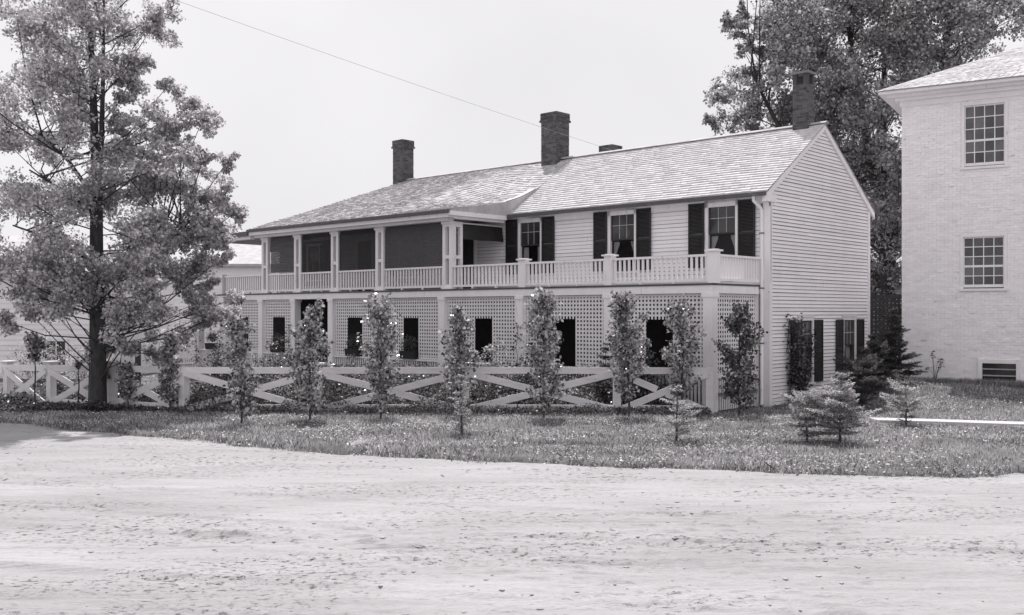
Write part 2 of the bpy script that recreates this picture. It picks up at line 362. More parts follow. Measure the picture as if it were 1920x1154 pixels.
# --- windows with sash, panes, curtains, shutters
def win_front(u, h, z0, z1, v, parent, curtain='swag', cols=3):
    f = part('window', 'trim_paint', [(u-h-.1, u-h, v-.05, v+.05, z0-.06, z1+.1), (u+h, u+h+.1, v-.05, v+.05, z0-.06, z1+.1), (u-h, u+h, v-.05, v+.05, z1, z1+.1), (u-h-.14, u+h+.14, v-.09, v+.05, z0-.11, z0-.061)])
    mid = (z0+z1)/2+.02
    MBs = MB(); sv = v+.0
    for (a, b, c, d, e) in [(u-h, u+h, mid-.02, mid+.025, sv), (u-h, u+h, z1-.035, z1, sv), (u-h, u-h+.04, mid+.025, z1-.035, sv), (u+h-.04, u+h, mid+.025, z1-.035, sv),
                            (u-h, u+h, z0, z0+.06, sv+.03), (u-h, u-h+.04, z0+.06, mid-.02, sv+.03), (u+h-.04, u+h, z0+.06, mid-.02, sv+.03)]:
        ubox(MBs, a, b, e, e+.028, c, d)
    MBs.build('sash', 'iron', f)
    wd = (2*h-.08)/cols; hh = (z1-.035-mid-.025)/2
    mm = MB()
    for i in range(1, cols): ubox(mm, u-h+.04+i*wd-.009, u-h+.04+i*wd+.009, sv+.004, sv+.02, mid+.025, z1-.035)
    ubox(mm, u-h+.04, u+h-.04, sv+.0045, sv+.0195, mid+.025+hh-.009, mid+.025+hh+.009)
    mm.build('muntin', 'stone', f)
    for i in range(cols):
        for j in range(2):
            a = u-h+.04+i*wd; c = mid+.025+j*hh; tl = random.uniform(-.004, .004)
            MB().hexa([(-a-wd, sv+.012+tl, c), (-a, sv+.012, c), (-a, sv+.015, c), (-a-wd, sv+.015+tl, c), (-a-wd, sv+.012, c+hh), (-a, sv+.012+tl, c+hh), (-a, sv+.015+tl, c+hh), (-a-wd, sv+.015, c+hh)]).build('pane', 'pane', f)
    part('pane', 'clear_pane', [(u-h+.04, u+h-.04, sv+.04, sv+.043, z0+.06, mid-.02)], f)
    part('room', 'room_dark', [(u-h-.05, u+h+.05, v+.5, v+.51, z0-.1, z1+.1), (u-h-.08, u-h-.05, v+.122, v+.5, z0-.1, z1+.1), (u+h+.05, u+h+.08, v+.122, v+.5, z0-.1, z1+.1), (u-h-.05, u+h+.05, v+.122, v+.5, z1+.1, z1+.13)], f)
    # curtains gathered to the sides: pleated sheets with a curved inner hem
    for sgn in (-1, 1):
        n = 14; vs = []; fs = []
        for k in range(n+1):
            for j in range(9):
                tz = j/8; zz = mid-.05-(mid-.05-z0-.05)*tz
                if curtain == 'swag': inner = .20 if tz < .1 else .07+.13*(abs(tz-.6)/.5)**1.5*(1 if tz < .6 else .5)
                else: inner = .20
                uu = u+sgn*(h-.02-(inner)*k/n*(h/.41)); vs.append((-uu, v+.1+.014*math.sin(k*1.9), zz))
        for k in range(n):
            for j in range(8): fs.append((k*9+j, k*9+j+1, (k+1)*9+j+1, (k+1)*9+j))
        mb = MB(); mb.v = vs; mb.f = fs; mb.t = [.5]*len(fs); mb.build('curtain', 'curtain', f, smooth=True)
    return f
_shut = {}
def shutter_mesh(wd, ht):
    k = (round(wd, 3), round(ht, 3))
    if k in _shut: return _shut[k]
    mb = MB(); t = .035; s = .05
    mb.box(0, s, -t, 0, 0, ht).box(wd-s, wd, -t, 0, 0, ht)
    for a, b in ((0, .08), (ht*.5-.03, ht*.5+.03), (ht-.06, ht)): mb.box(s, wd-s, -t+.001, -.001, a, b)
    zz = .085
    while zz < ht-.066:
        if not (ht*.5-.05 < zz < ht*.5+.03):
            mb.hexa([(s, -t+.002, zz), (wd-s, -t+.002, zz), (wd-s, -t+.009, zz), (s, -t+.009, zz), (s, -.009, zz+.034), (wd-s, -.009, zz+.034), (wd-s, -.002, zz+.034), (s, -.002, zz+.034)])
        zz += .036
    _shut[k] = mb.mesh('shutter', 'shutter_paint'); return _shut[k]
for i, (u, h) in enumerate(WIN):
    win_front(u, h, WZ0, WZ1, D0, house, 'straight' if i == 0 else 'swag')
    for a in (u-h-.1-.49, u+h+.1):
        o = link('shutter', shutter_mesh(.49, 1.72), house, (-(a+.49), D0-.055, WZ0-.03)); o.rotation_euler = (0, 0, random.uniform(-.03, .03))
# windows and door behind the screened gallery
for (a, b, c, d) in [(18.75, 19.55, 3.7, 4.95), (13.3, 14.1, 3.7, 4.95)]:
    win_front((a+b)/2, .37, c, d, D0, house, 'straight')
    for q in ((a+b)/2-.37-.1-.45, (a+b)/2+.37+.1): link('shutter', shutter_mesh(.45, 1.3), house, (-(q+.45), D0-.06, c-.03))
for a in (10.4, 15.65):
    dr = part('door', 'dark_wall', [(a, a+.8, D0-.012, D0+.05, 3.1, 5.0)])
    part('door_casing', 'trim_paint', [(a-.1, a-.003, D0-.04, D0-.001, 3.1, 5.1), (a+.803, a+.9, D0-.04, D0-.001, 3.1, 5.1), (a-.003, a+.803, D0-.04, D0-.001, 5.003, 5.1)], dr)
def win_gable(vc, h):
    z0, z1 = GZ0, GZ1; xx = -GU
    bx = lambda mb, y0, y1, a, b, c, d: mb.box(xx+a, xx+b, y0, y1, c, d)
    f = MB(); bx(f, vc-h-.09, vc-h, -.04, .05, z0-.05, z1+.1); bx(f, vc+h, vc+h+.09, -.04, .05, z0-.05, z1+.1); bx(f, vc-h, vc+h, -.04, .05, z1, z1+.1); bx(f, vc-h-.13, vc+h+.13, -.04, .09, z1+.1005, z1+.14); bx(f, vc-h-.12, vc+h+.12, -.04, .09, z0-.1, z0-.051)
    f = f.build('window', 'trim_paint', house)
    mid = (z0+z1)/2+.1; s = MB()
    bx(s, vc-h, vc+h, -.01, .02, mid-.02, mid+.025); bx(s, vc-h, vc+h, -.01, .02, z1-.04, z1); bx(s, vc-h, vc+h, -.03, .0, z0, z0+.05)
    for e in (-1, 1): bx(s, *sorted((vc+e*h, vc+e*(h-.04))), -.012, .018, z0+.05, z1-.04)
    s.build('sash', 'iron', f)
    m = MB(); wd = (2*h-.08)/3; hh = (z1-.04-mid-.025)/2
    for i in (1, 2): bx(m, vc-h+.04+i*wd-.009, vc-h+.04+i*wd+.009, .004, .018, mid+.025, z1-.04)
    bx(m, vc-h+.04, vc+h-.04, .0035, .0175, mid+.025+hh-.009, mid+.025+hh+.009); m.build('muntin', 'stone', f)
    for i in range(3):
        for j in range(2):
            p = MB(); bx(p, vc-h+.04+i*wd, vc-h+.04+(i+1)*wd, .006+.002*i, .009+.002*i, mid+.025+j*hh, mid+.025+(j+1)*hh); p.build('pane', 'pane', f)
    p = MB(); bx(p, vc-h+.04, vc+h-.04, -.012, -.009, z0+.05, mid-.02); p.build('pane', 'clear_pane', f)
    p = MB(); bx(p, vc-h-.05, vc+h+.05, -.62, -.60, z0-.1, z1+.1); bx(p, vc-h-.08, vc-h-.05, -.6, -.122, z0-.1, z1+.1); bx(p, vc+h+.05, vc+h+.08, -.6, -.122, z0-.1, z1+.1); p.build('room', 'room_dark', f)
    for sgn in (-1, 1):
        vs = []; fs = []; n = 10
        for k in range(n+1):
            for j in range(7):
                tz = j/6; zz = mid-.03-(mid-.03-z0-.05)*tz
                wdt = .33*(1-.55*tz) if sgn < 0 else .30*(1-.2*tz)
                vs.append((xx-.10+.014*math.sin(k*1.9), vc+sgn*(h-.03-wdt*k/n), zz))
        for k in range(n):
            for j in range(6): fs.append((k*7+j, k*7+j+1, (k+1)*7+j+1, (k+1)*7+j))
        mb = MB(); mb.v = vs; mb.f = fs; mb.t = [.5]*len(fs); mb.build('curtain', 'curtain', f, smooth=True)
    for y in (vc-h-.09-.45, vc+h+.09):
        o = link('shutter', shutter_mesh(.45, 1.68), house, (xx+.055, y, z0-.04)); o.rotation_euler = (0, 0, R(90)+random.uniform(-.03, .03))
for c, h in GWIN: win_gable(c, h)
# holes in the walls behind the windows are dark rooms: cut them from the backing walls
def cut(o, boxes):
    import bmesh
    mb = MB()
    for b in boxes: mb.box(*b)
    me = mb.mesh('cutter', 'room_dark'); fix(me); c = link('cutter', me, house)
    md = o.modifiers.new('b', 'BOOLEAN'); md.object = c; md.solver = 'EXACT'
    bpy.context.view_layer.update(); dg = bpy.context.evaluated_depsgraph_get()
    nm = bpy.data.meshes.new_from_object(o.evaluated_get(dg)); o.modifiers.clear(); o.data = nm
    bpy.data.objects.remove(c)
for o_ in (fw, pw, gwo): fix(o_.data)
cut(fw, [(-u-h-.03, -u+h+.03, D0-.1, D0+.3, WZ0-.03, WZ1+.03) for u, h in WIN])
cut(pw, [(-19.15-.4, -19.15+.4, D0-.1, D0+.3, 3.67, 4.98), (-13.7-.4, -13.7+.4, D0-.1, D0+.3, 3.67, 4.98)])
cut(gwo, [(-GU-.3, -GU+.1, c-h-.03, c+h+.03, GZ0-.03, GZ1+.03) for c, h in GWIN])

# --- roof: one warped surface; the pitch eases over the gallery on the left
HIP_U, HIPE_U = 17.1, 19.42; SEAM = 8.66
LV = [-.38, .4, 1.2, 2.0, 2.6, 3.1, 3.6, 4.2, RV]; LZ = [5.45, 5.545, 5.66, 5.81, 5.99, 6.20, 6.45, 6.83, RZ]
def roofp(u, s, off=0., side=None):
    left = (u >= SEAM) if side is None else side == 'l'
    wob = -.012*math.sin(u*1.3+s*4)*math.sin(math.pi*s)
    if left:
        v = RV+(-.38-RV)*s; k = float(sst(8.7, 12., u)); z = float(np.interp(v, LV, LZ))*(1-k)+(RZ+(5.45-RZ)*s)*k
    else: v = RV+(2.10-RV)*s; z = RZ+(5.455-RZ)*s
    return (-u, v, z+off+wob)
def seam(s): return SEAM
def course(k, N, side):
    s0 = (k)/N; s1 = min(1.0, (k+1)/N+.008/N); mb = MB()
    if side == 'r': ua, ub = GU-.12, seam((s0+s1)/2)
    else: ua, ub = seam((s0+s1)/2), HIP_U+(HIPE_U-HIP_U)*s1
    u = ua
    while u < ub-.02:
        wd = random.uniform(.10, .20) if side == 'l' else random.uniform(.14, .34); e = min(ub, u+wd)
        t = random.uniform(.034, .046) if side == 'r' else random.uniform(.014, .036); j = random.uniform(-.05, .05)/N if side == 'r' else random.uniform(-.14, .14)/N; sj = min(1.012, s1+j*.6)
        lift = random.uniform(0, .006)
        a, b = roofp(u+.002, s0, .002, side), roofp(e-.002, s0, .002, side)
        c, d = roofp(e-.002, sj, t+lift, side), roofp(u+.002, sj, t, side)
        c2, d2 = roofp(e-.002, sj, -.012, side), roofp(u+.002, sj, -.012, side)
        q = random.random(); mb.poly([a, d, c, b], q); mb.poly([d, d2, c2, c], q)
        u = e
    return mb
dk = MB(); ss = np.linspace(0, 1, 18)
for side, us in (('r', [GU-.10]+list(np.arange(0.0, SEAM, .25))+[SEAM]), ('l', [SEAM]+list(np.arange(SEAM+.2, HIPE_U, .25))+[HIPE_U])):
    idx = {}
    for i, u in enumerate(us):
        for j, s in enumerate(ss):
            uu = min(u, HIP_U+(HIPE_U-HIP_U)*s); dk.v.append(roofp(uu, s, -.02, side)); idx[i, j] = len(dk.v)-1
    for i in range(len(us)-1):
        for j in range(len(ss)-1): dk.f.append((idx[i, j], idx[i, j+1], idx[i+1, j+1], idx[i+1, j])); dk.t.append(.5)
xg = -(GU-.10); be = BACK+.28
dk.poly([(xg, RV, RZ-.02), (-HIP_U, RV, RZ-.02), (-HIPE_U, be, 5.42), (xg, be, 5.42)])
dk.poly([(-HIP_U, RV, RZ-.02), (-HIPE_U, -.38, 5.42), (-HIPE_U, be, 5.42)])
roof = dk.build('roof', 'shingle_old', house)
for k in range(27): course(k, 27, 'r').build('shingle_course', 'shingle', roof)
for k in range(40): course(k, 40, 'l').build('shingle_course', 'shingle_old', roof)
rc = MB(); rc.bar((-GU+.14, RV-.06, RZ+.035), (-HIP_U, RV-.06, RZ+.035), .14, .02, (0, -.5, 1)); rc.bar((-GU+.14, RV+.06, RZ+.035), (-HIP_U, RV+.06, RZ+.035), .14, .02, (0, .5, 1)); rc.build('ridge_board', 'shingle_old', roof)
# curved cheek where the gallery roof ends, its verge board and flashing
ck = MB(); vv = np.linspace(-.36, 3.55, 24)
for a_, b_ in zip(vv[:-1], vv[1:]):
    za, zb = float(np.interp(a_, LV, LZ)), float(np.interp(b_, LV, LZ)); m = lambda q, zz: min(zz-.02, max(5.40, RZ-.656*(RV-q)-.03))
    ck.hexa([(-SEAM+.02, a_, m(a_, za)), (-SEAM+.02, b_, m(b_, zb)), (-SEAM-.03, b_, m(b_, zb)), (-SEAM-.03, a_, m(a_, za)), (-SEAM+.045, a_, za+.035), (-SEAM+.045, b_, zb+.035), (-SEAM-.03, b_, zb+.035), (-SEAM-.03, a_, za+.035)])
ck.build('roof_cheek', 'shingle_old', roof)
fl = MB(); vv = np.linspace(1.9, 3.4, 9)
for a_, b_ in zip(vv[:-1], vv[1:]):
    za, zb = float(np.interp(a_, LV, LZ))+.055, float(np.interp(b_, LV, LZ))+.055; fl.poly([(-SEAM+.05, a_, za), (-SEAM+.05, b_, zb), (-SEAM-.22, b_, zb), (-SEAM-.22, a_, za)])
fl.build('flashing', 'concrete', roof)
# gallery eave: gutter, fascia, frieze, ceiling
part('eave_gutter', 'gutter', [(8.66, HIPE_U+.02, -.47, -.385, 5.345, 5.435)])
part('gallery_fascia', 'trim_paint', [(8.72, HIPE_U, -.38, -.16, 5.22, 5.34)])
part('gallery_frieze', 'trim_paint', [(8.95, HIPE_U, -.158, .06, 5.14, 5.40)])
part('gallery_cornice', 'trim_paint', [(8.62, 8.719, -.40, 2.02, 5.27, 5.40)])
part('gallery_cornice', 'trim_paint', [(8.72, 8.90, -.158, 2.02, 5.19, 5.33)])
part('gallery_ceiling', 'trim_paint', [(8.91, ENDU, .07, D0-.05, 5.37, 5.40)])
# flat roofed end of the gallery beyond the hip
part('gallery_end_roof', 'gutter', [(HIPE_U+.005, 23.6, -.42, 3.2, 5.22, 5.38)])
part('gallery_end_frieze', 'trim_paint', [(HIPE_U+.005, 23.5, -.30, -.1, 5.10, 5.218)])
# --- chimneys
def shaft(mb, w_, d_, z0, z1, seed, bl_=.205, bh=.068, j=.009, tone=None):
    r = random.Random(seed); z = z0; k = 0
    while z < z1-.02:
        for side in range(4):
            ln = w_ if side % 2 == 0 else d_; p = -ln/2 - (bl_/2 if (k+side) % 2 else 0)
            while p < ln/2-.01:
                a = max(p, -ln/2)+j/2; b = min(p+bl_, ln/2)-j/2; p += bl_
                if b-a < .03: continue
                o = r.uniform(-.005, .007); zt = min(z+bh, z1)
                if side == 0: mb.box(a, b, -d_/2-o, -d_/2+.05, z, zt, r.random())
                elif side == 1: mb.box(w_/2-.05, w_/2+o, a, b, z, zt, r.random())
                elif side == 2: mb.box(a, b, d_/2-.05, d_/2+o, z, zt, r.random())
                else: mb.box(-w_/2-o, -w_/2+.05, a, b, z, zt, r.random())
        z += bh+j; k += 1
def chimney(u, v, wd, z0, z1, seed, corbel=True, vent=False):
    t = empty('chimney', (-u, v, 0), 0, house)
    MB().box(-wd/2+.006, wd/2-.006, -wd/2+.006, wd/2-.006, z0, z1-(.34 if vent else .03)).build('mortar_core', 'mortar', t)
    mb = MB()
    if vent:
        shaft(mb, wd, wd, z0, z1-.34, seed)
        q = wd/2
        for sx in (-1, 1):
            for sy in (-1, 1): mb.box(*sorted((sx*(q-.12), sx*q)), *sorted((sy*(q-.12), sy*q)), z1-.34, z1-.06, .3)
    else:
        shaft(mb, wd, wd, z0, z1-.31, seed); shaft(mb, wd+.09, wd+.09, z1-.31, z1-.24, seed+1); shaft(mb, wd+.04, wd+.04, z1-.235, z1-.01, seed+2)
    tag(mb.build('brickwork', 'chimney_brick', t), kind='stuff')
    if vent: MB().box(-wd/2-.05, wd/2+.05, -wd/2-.05, wd/2+.05, z1-.06, z1).build('cap_slab', 'mortar', t)
    else: MB().box(-wd/2-.01, wd/2+.01, -wd/2-.01, wd/2+.01, z1-.03, z1).build('cap_slab', 'mortar', t)
chimney(17.42, RV, .58, 6.8, 9.2, 1); chimney(9.5, RV, .68, 6.8, 9.2, 2); chimney(8.06, 6.6, .54, 6.0, 8.08, 3); chimney(.36, RV, .44, 6.8, 9.1, 4, vent=True)

# --- two-tier porch
LP = [.135, 3.13, 6.25, 9.45, 12.65, 15.0, 17.2, 19.27, 21.9, 23.8]
for u in LP:
    p = part('porch_post', 'trim_paint', [(u-.13, u+.13, .01, .27, -.1, 2.80)])
    part('capital', 'trim_paint', [(u-.155, u+.155, -.012, .295, 2.765, 2.8595)], p)
part('porch_beam', 'trim_paint', [(.005, 24.0, .005, .30, 2.86, 3.05)])
part('porch_beam', 'trim_paint', [(.005, .30, .30, D0-.04, 2.86, 3.05)])
part('beam_drip', 'gutter', [(-.01, 24.0, -.02, D0-.04, 3.052, 3.085)])
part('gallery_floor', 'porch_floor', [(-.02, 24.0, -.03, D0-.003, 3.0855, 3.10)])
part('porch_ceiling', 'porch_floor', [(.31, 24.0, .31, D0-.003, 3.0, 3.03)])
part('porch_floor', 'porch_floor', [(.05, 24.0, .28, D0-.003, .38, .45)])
for k, u in enumerate((3.4, 5.2)): pass
# lattice of square laths, pierced by window openings
def clip(segs, a, b):
    ns = []
    for s, e in segs:
        if b <= s or a >= e: ns.append((s, e)); continue
        if a > s: ns.append((s, a))
        if b < e: ns.append((b, e))
    return ns
def lattice(a0, a1, z0, z1, holes, put, pitch=.108, lw=.054):
    n = max(1, round((a1-a0)/pitch)); p = (a1-a0)/n
    for i in range(n+1):
        c = min(max(a0+i*p, a0+lw/2), a1-lw/2); segs = [(z0, z1)]
        for h in holes:
            if h[0] < c < h[1]: segs = clip(segs, h[2]-.02, h[3]-.02)
        for s, e in segs: put(c-lw/2, c+lw/2, 0, s, e)
    m = round((z1-z0)/pitch); q = (z1-z0)/m
    for j in range(m+1):
        c = min(max(z0+j*q, z0+lw/2), z1-lw/2); segs = [(a0, a1)]
        for h in holes:
            if h[2] < c < h[3]: segs = clip(segs, h[0]-.02, h[1]+.02)
        for s, e in segs: put(s, e, 1, c-lw/2, c+lw/2)
OPEN = [(20.17, 20.98), (17.83, 18.54), (13.39, 14.13), (10.61, 11.32), (7.4, 8.12), (4.27, 4.99), (1.2, 1.96)]
SK = .88
for i in range(len(LP)-2):
    a, b = LP[i]+.13, LP[i+1]-.13
    if i == 5: continue                      # doorway bay stays open
    mb = MB(); hs = [(o[0], o[1], .9, 2.24) for o in OPEN]
    def put(s, e, lay, z0, z1): ubox(mb, s, e, 0.10+.0065*lay, .106+.0065*lay, z0, z1)
    lattice(a, b, SK+.07, 2.85, hs, put)
    tag(mb.build('lattice_panel', 'lath_paint', house), kind='stuff')
mb = MB()
def put(s, e, lay, z0, z1): mb.box(-.106-.0065*lay, -.10-.0065*lay, s, e, z0, z1)
lattice(.28, D0-.12, SK+.0, 2.85, [], put)
part('porch_post', 'trim_paint', [(.03, .135, D0-.12, D0-.05, -.05, 2.858)])
tag(mb.build('lattice_panel', 'lath_paint', house), kind='stuff')
slat_me = MB().box(-.03, .03, 0, .02, .06, SK).mesh('skirt_slat', 'lath_paint')
for i in range(len(LP)-1):
    if i == 5: continue
    a, b = LP[i]+.13, LP[i+1]-.13; n = round((b-a)/.105)
    part('porch_rail', 'trim_paint', [(a, b, .06, .17, SK+.005, SK+.06)])
    for k in range(n): link('skirt_slat', slat_me, house, (-(a+(k+.5)*(b-a)/n), .10, 0))
part('porch_rail', 'trim_paint', [(.07, .16, .28, D0-.04, SK-.07, SK-.005)])
sl2 = MB().box(-.02, 0, -.03, .03, .02, SK-.07).mesh('skirt_slat', 'lath_paint')
for k in range(20): link('skirt_slat', sl2, house, (-.10, .33+k*.103, 0))
part('porch_step', 'porch_floor', [(15.2, 17.0, -.35, .27, .0, .28)]); part('porch_step', 'porch_floor', [(15.2, 17.0, -.65, -.352, .0, .14)])
dd = part('door', 'dark_wall', [(15.9, 16.8, D0-.04, D0-.001, .45, 2.5)])
# balcony balustrade
BP = [.02, 3.13, 6.16]
for u in BP:
    p = part('newel_post', 'trim_paint', [(u-.115, u+.115, 0.01, .22, 3.10, 3.86)]); part('newel_cap', 'trim_paint', [(u-.165, u+.165, -.04, .27, 3.8605, 3.90), (u-.10, u+.10, .03, .20, 3.9005, 3.915)], p)
UPP = [9.22, 12.4, 14.78, 16.94, 19.0]
posts = BP+UPP+[22.0]
bal_me = MB().box(-.026, .026, -.022, .022, 3.22, 3.745).mesh('baluster', 'trim_paint')
for i in range(len(posts)-1):
    a = posts[i]+(.115 if i < 3 else .20); b = posts[i+1]-(.115 if i < 2 else .20)
    t = part('balustrade', 'trim_paint', [(a, b, .06, .16, 3.745, 3.80), (a, b, .085, .135, 3.155, 3.22)])
    n = round((b-a)/.142)
    for k in range(n): link('baluster', bal_me, t, (-(a+(k+.5)*(b-a)/n), .11, 0))
    for q in (.35, .7): part('rail_block', 'trim_paint', [(a+(b-a)*q-.03, a+(b-a)*q+.03, .08, .14, 3.10, 3.1545)], t)
t = part('balustrade', 'trim_paint', [(-.04, .06, .225, D0-.05, 3.745, 3.80), (-.01, .04, .225, D0-.05, 3.155, 3.22)])
for k in range(16): link('baluster', bal_me, t, (-.015, .30+k*.128, 0))
part('newel_post', 'trim_paint', [(22.0-.1, 22.0+.1, 0.01, .22, 3.10, 3.86)])
# gallery ladder posts: two thin boards with spacer blocks
def ladder(u, v0, v1, corner=False):
    e = .20
    bx = [(u-e, u-e+.12, v0, v1, 3.10, 5.139), (u+e-.12, u+e, v0, v1, 3.10, 5.139), (u-e+.12, u+e-.12, v0+.01, v1-.01, 4.02, 4.12), (u-e+.12, u+e-.12, v0+.01, v1-.01, 4.98, 5.139), (u-e+.12, u+e-.12, v0+.01, v1-.01, 3.10, 3.24)]
    p = part('gallery_post', 'trim_paint', bx)
    part('capital', 'trim_paint', [(u-e-.03, u+e+.03, v0-.03, v1+.03, 5.06, 5.1385)], p); part('post_foot', 'trim_paint', [(u-e-.03, u+e+.03, v0-.03, v1+.03, 3.101, 3.15)], p)
for u in UPP: ladder(u, .03, .15)
part('gallery_post', 'trim_paint', [(9.02, 9.14, .40, .50, 3.10, 5.139), (9.02, 9.14, .152, .22, 3.10, 5.139), (9.02, 9.14, .22, .40, 4.02, 4.12), (9.02, 9.14, .22, .40, 4.98, 5.139)])
# screens and blinds in the gallery bays
for i in range(1, 4):
    a, b = UPP[i]+.2, UPP[i+1]-.2
    if i < 3: part('insect_screen', 'insect_screen', [(a, b, .085, .088, 3.80, 5.14)])
def blind(a, b, z0, z1, v=.10):
    mb = MB(); n = 40
    for k in range(n):
        z = z0+(z1-z0)*k/n; h_ = (z1-z0)/n
        ubox(mb, a, b, v+.004*math.sin(k*2.1), v+.012+.004*math.sin(k*2.1), z+.001, z+h_-.002)
    return mb.build('roller_blind', 'canvas', house)
blind(UPP[0]+.2, UPP[1]-.2, 3.80, 5.14); blind(UPP[3]+.22, UPP[4]-.30, 3.84, 5.14)
# canvas drop across the open end of the gallery, half rolled
mb = MB(); n = 16
for k in range(n):
    t0, t1 = k/n, (k+1)/n
    y0, y1 = .5+(D0-.6)*t0, .5+(D0-.6)*t1; f0 = .02*math.sin(t0*9); f1 = .02*math.sin(t1*9)
    mb.hexa([(-9.0+f0, y0, 4.62-.0*t0), (-9.0+f1, y1, 4.62), (-9.02+f1, y1, 4.62), (-9.02+f0, y0, 4.62), (-9.06, y0, 5.10), (-9.06, y1, 5.10), (-9.08, y1, 5.10), (-9.08, y0, 5.10)])
aw = mb.build('canvas_drop', 'shutter_paint', house); MB().tube([(-9.05, .5, 5.11), (-9.05, D0-.08, 5.11)], .025, 8).build('roller', 'trim_paint', house)
mb = MB()
def put(s, e, lay, z0, z1): ubox(mb, s, e, 2.9+.012*lay, 2.91+.012*lay, z0, z1)
lattice(20.5, 23.4, 4.9, 5.2, [], put); tag(mb.build('lattice_valance', 'gutter', house), kind='stuff')
# downspout at the corner with its elbow
mb = MB(); mb.tube([(-.06, D0-.31, 5.34), (-.06, D0-.31, 5.24), (.03, D0-.12, 5.06), (.05, D0-.09, 4.98), (.05, D0-.09, .12), (.08, D0-.16, .04)], .045, 9)
ds = mb.build('downspout', 'trim_paint', house, smooth=True)
for z in (4.4, 3.0, 1.6): MB().box(.0, .1, D0-.14, D0-.034, z, z+.03).build('strap', 'gutter', ds)

# ------------------------------------------------------------------ insulator and telephone wire
iu, iv = UV(GU-.06, D0-.05)
ins = tag(empty('wire_insulator', (iu, iv, 5.22)), 'small glass insulator on an iron pin at the house corner under the eave', 'insulator')
mb = MB(); mb.tube([(0, 0, -.12), (0, 0, .02)], .015, 6); mb.build('pin', 'iron', ins)
mb = MB(); mb.tube([(0, 0, 0), (0, 0, .03), (0, 0, .045), (0, 0, .09), (0, 0, .11)], [.045, .045, .03, .035, .01], 8); mb.build('glass_knob', 'porcelain', ins)
a = Vector((iu, iv, 5.26)); b = Vector((-4.4, 14.7, 7.02)); b2 = a+(b-a)*1.7; pts = []
for k in range(41):
    t = k/40; p = a+(b2-a)*t; pts.append((p.x, p.y, p.z-.9*4*t*(1-t)*.25))
tag(MB().tube(pts, .003, 5).build('telephone_wire', 'stone'), 'thin dark telephone wire crossing the sky down to the house corner', 'wire')
mb = MB(); dx, dy = UV(GU-.05, D0+.02)
mb.tube([(dx, dy, 5.14), (dx+.005, dy, 4.4), (dx, dy, 3.2), (dx-.05, dy-.03, 2.95), (dx-.07, dy-.04, 2.9)], .006, 5); tag(mb.build('drop_wire', 'iron'), 'dark wire running down the white corner board below the insulator', 'wire')

# ------------------------------------------------------------------ white-painted brick building on the right
BX, BY = 11.33, 29.0; BRZ = math.atan2(-.515, .857)
brick = tag(empty('brick_building', (BX, BY, 0), BRZ), 'tall whitewashed brick building with hip roof and many-paned windows at right edge', 'building')
BW, BD, BT = 9.0, 9.0, 8.36
BWIN = [(1.67, 2.70, 6.52, 8.22, 'up'), (1.64, 2.68, 3.1, 4.52, 'mid'), (2.13, 2.98, .45, .98, 'base'), (5.0, 6.03, 6.52, 8.22, 'up'), (5.0, 6.03, 3.1, 4.52, 'mid')]
core = MB().box(.007, BW, .007, BD, -.3, BT+.3); co = core.build('wall_core', 'white_mortar', brick); fix(co.data)
def cutb(o, boxes):
    mb = MB()
    for b_ in boxes: mb.box(*b_)
    me = mb.mesh('cutter', 'room_dark'); fix(me); c = link('cutter', me, brick)
    md = o.modifiers.new('b', 'BOOLEAN'); md.object = c; md.solver = 'EXACT'
    bpy.context.view_layer.update(); dg = bpy.context.evaluated_depsgraph_get()
    nm = bpy.data.meshes.new_from_object(o.evaluated_get(dg)); o.modifiers.clear(); o.data = nm; bpy.data.objects.remove(c)
cutb(co, [(a-.06, b_+.06, -.1, .35, c-.05, d+.05) for a, b_, c, d, _ in BWIN])
mb = MB(); zz = -.2; k = 0
while zz < BT:
    p = -(.105 if k % 2 else 0)
    if k % 7 == 6: ln = .105
    else: ln = .21
    while p < BW:
        a_, b_ = max(p, 0)+.004, min(p+ln, BW)-.004; p += ln
        if b_-a_ < .03: continue
        segs = [(a_, b_)]
        for (wa, wb, wc, wd_, _) in BWIN:
            if wd_+.06 > zz and wc-.08 < zz+.065: segs = clip(segs, wa-.09, wb+.09)
        for s, e in segs:
            o = random.uniform(-.004, .006)+(.012 if random.random() < .03 else 0); jz = random.uniform(-.003, .003)
            if random.random() < .012: o = -.010
            mb.box(s, e, -o-.001, .02, zz+jz, zz+jz+.0675, random.random())
    zz += .0735; k += 1
zz = -.2; k = 0
while zz < BT:                                # side wall courses, coarser
    for q in range(0, 44):
        y0 = q*.21+(.105 if k % 2 else 0); mb.box(-random.uniform(-.003, .005), .02, y0+.004+.02, y0+.206, zz, zz+.0665, random.random())
    zz += .0735; k += 1
tag(mb.build('brickwork', 'white_brick', brick), kind='stuff')
MB().box(-.05, BW, -.04, .3, -.3, .50).build('plinth', 'white_mortar', brick)
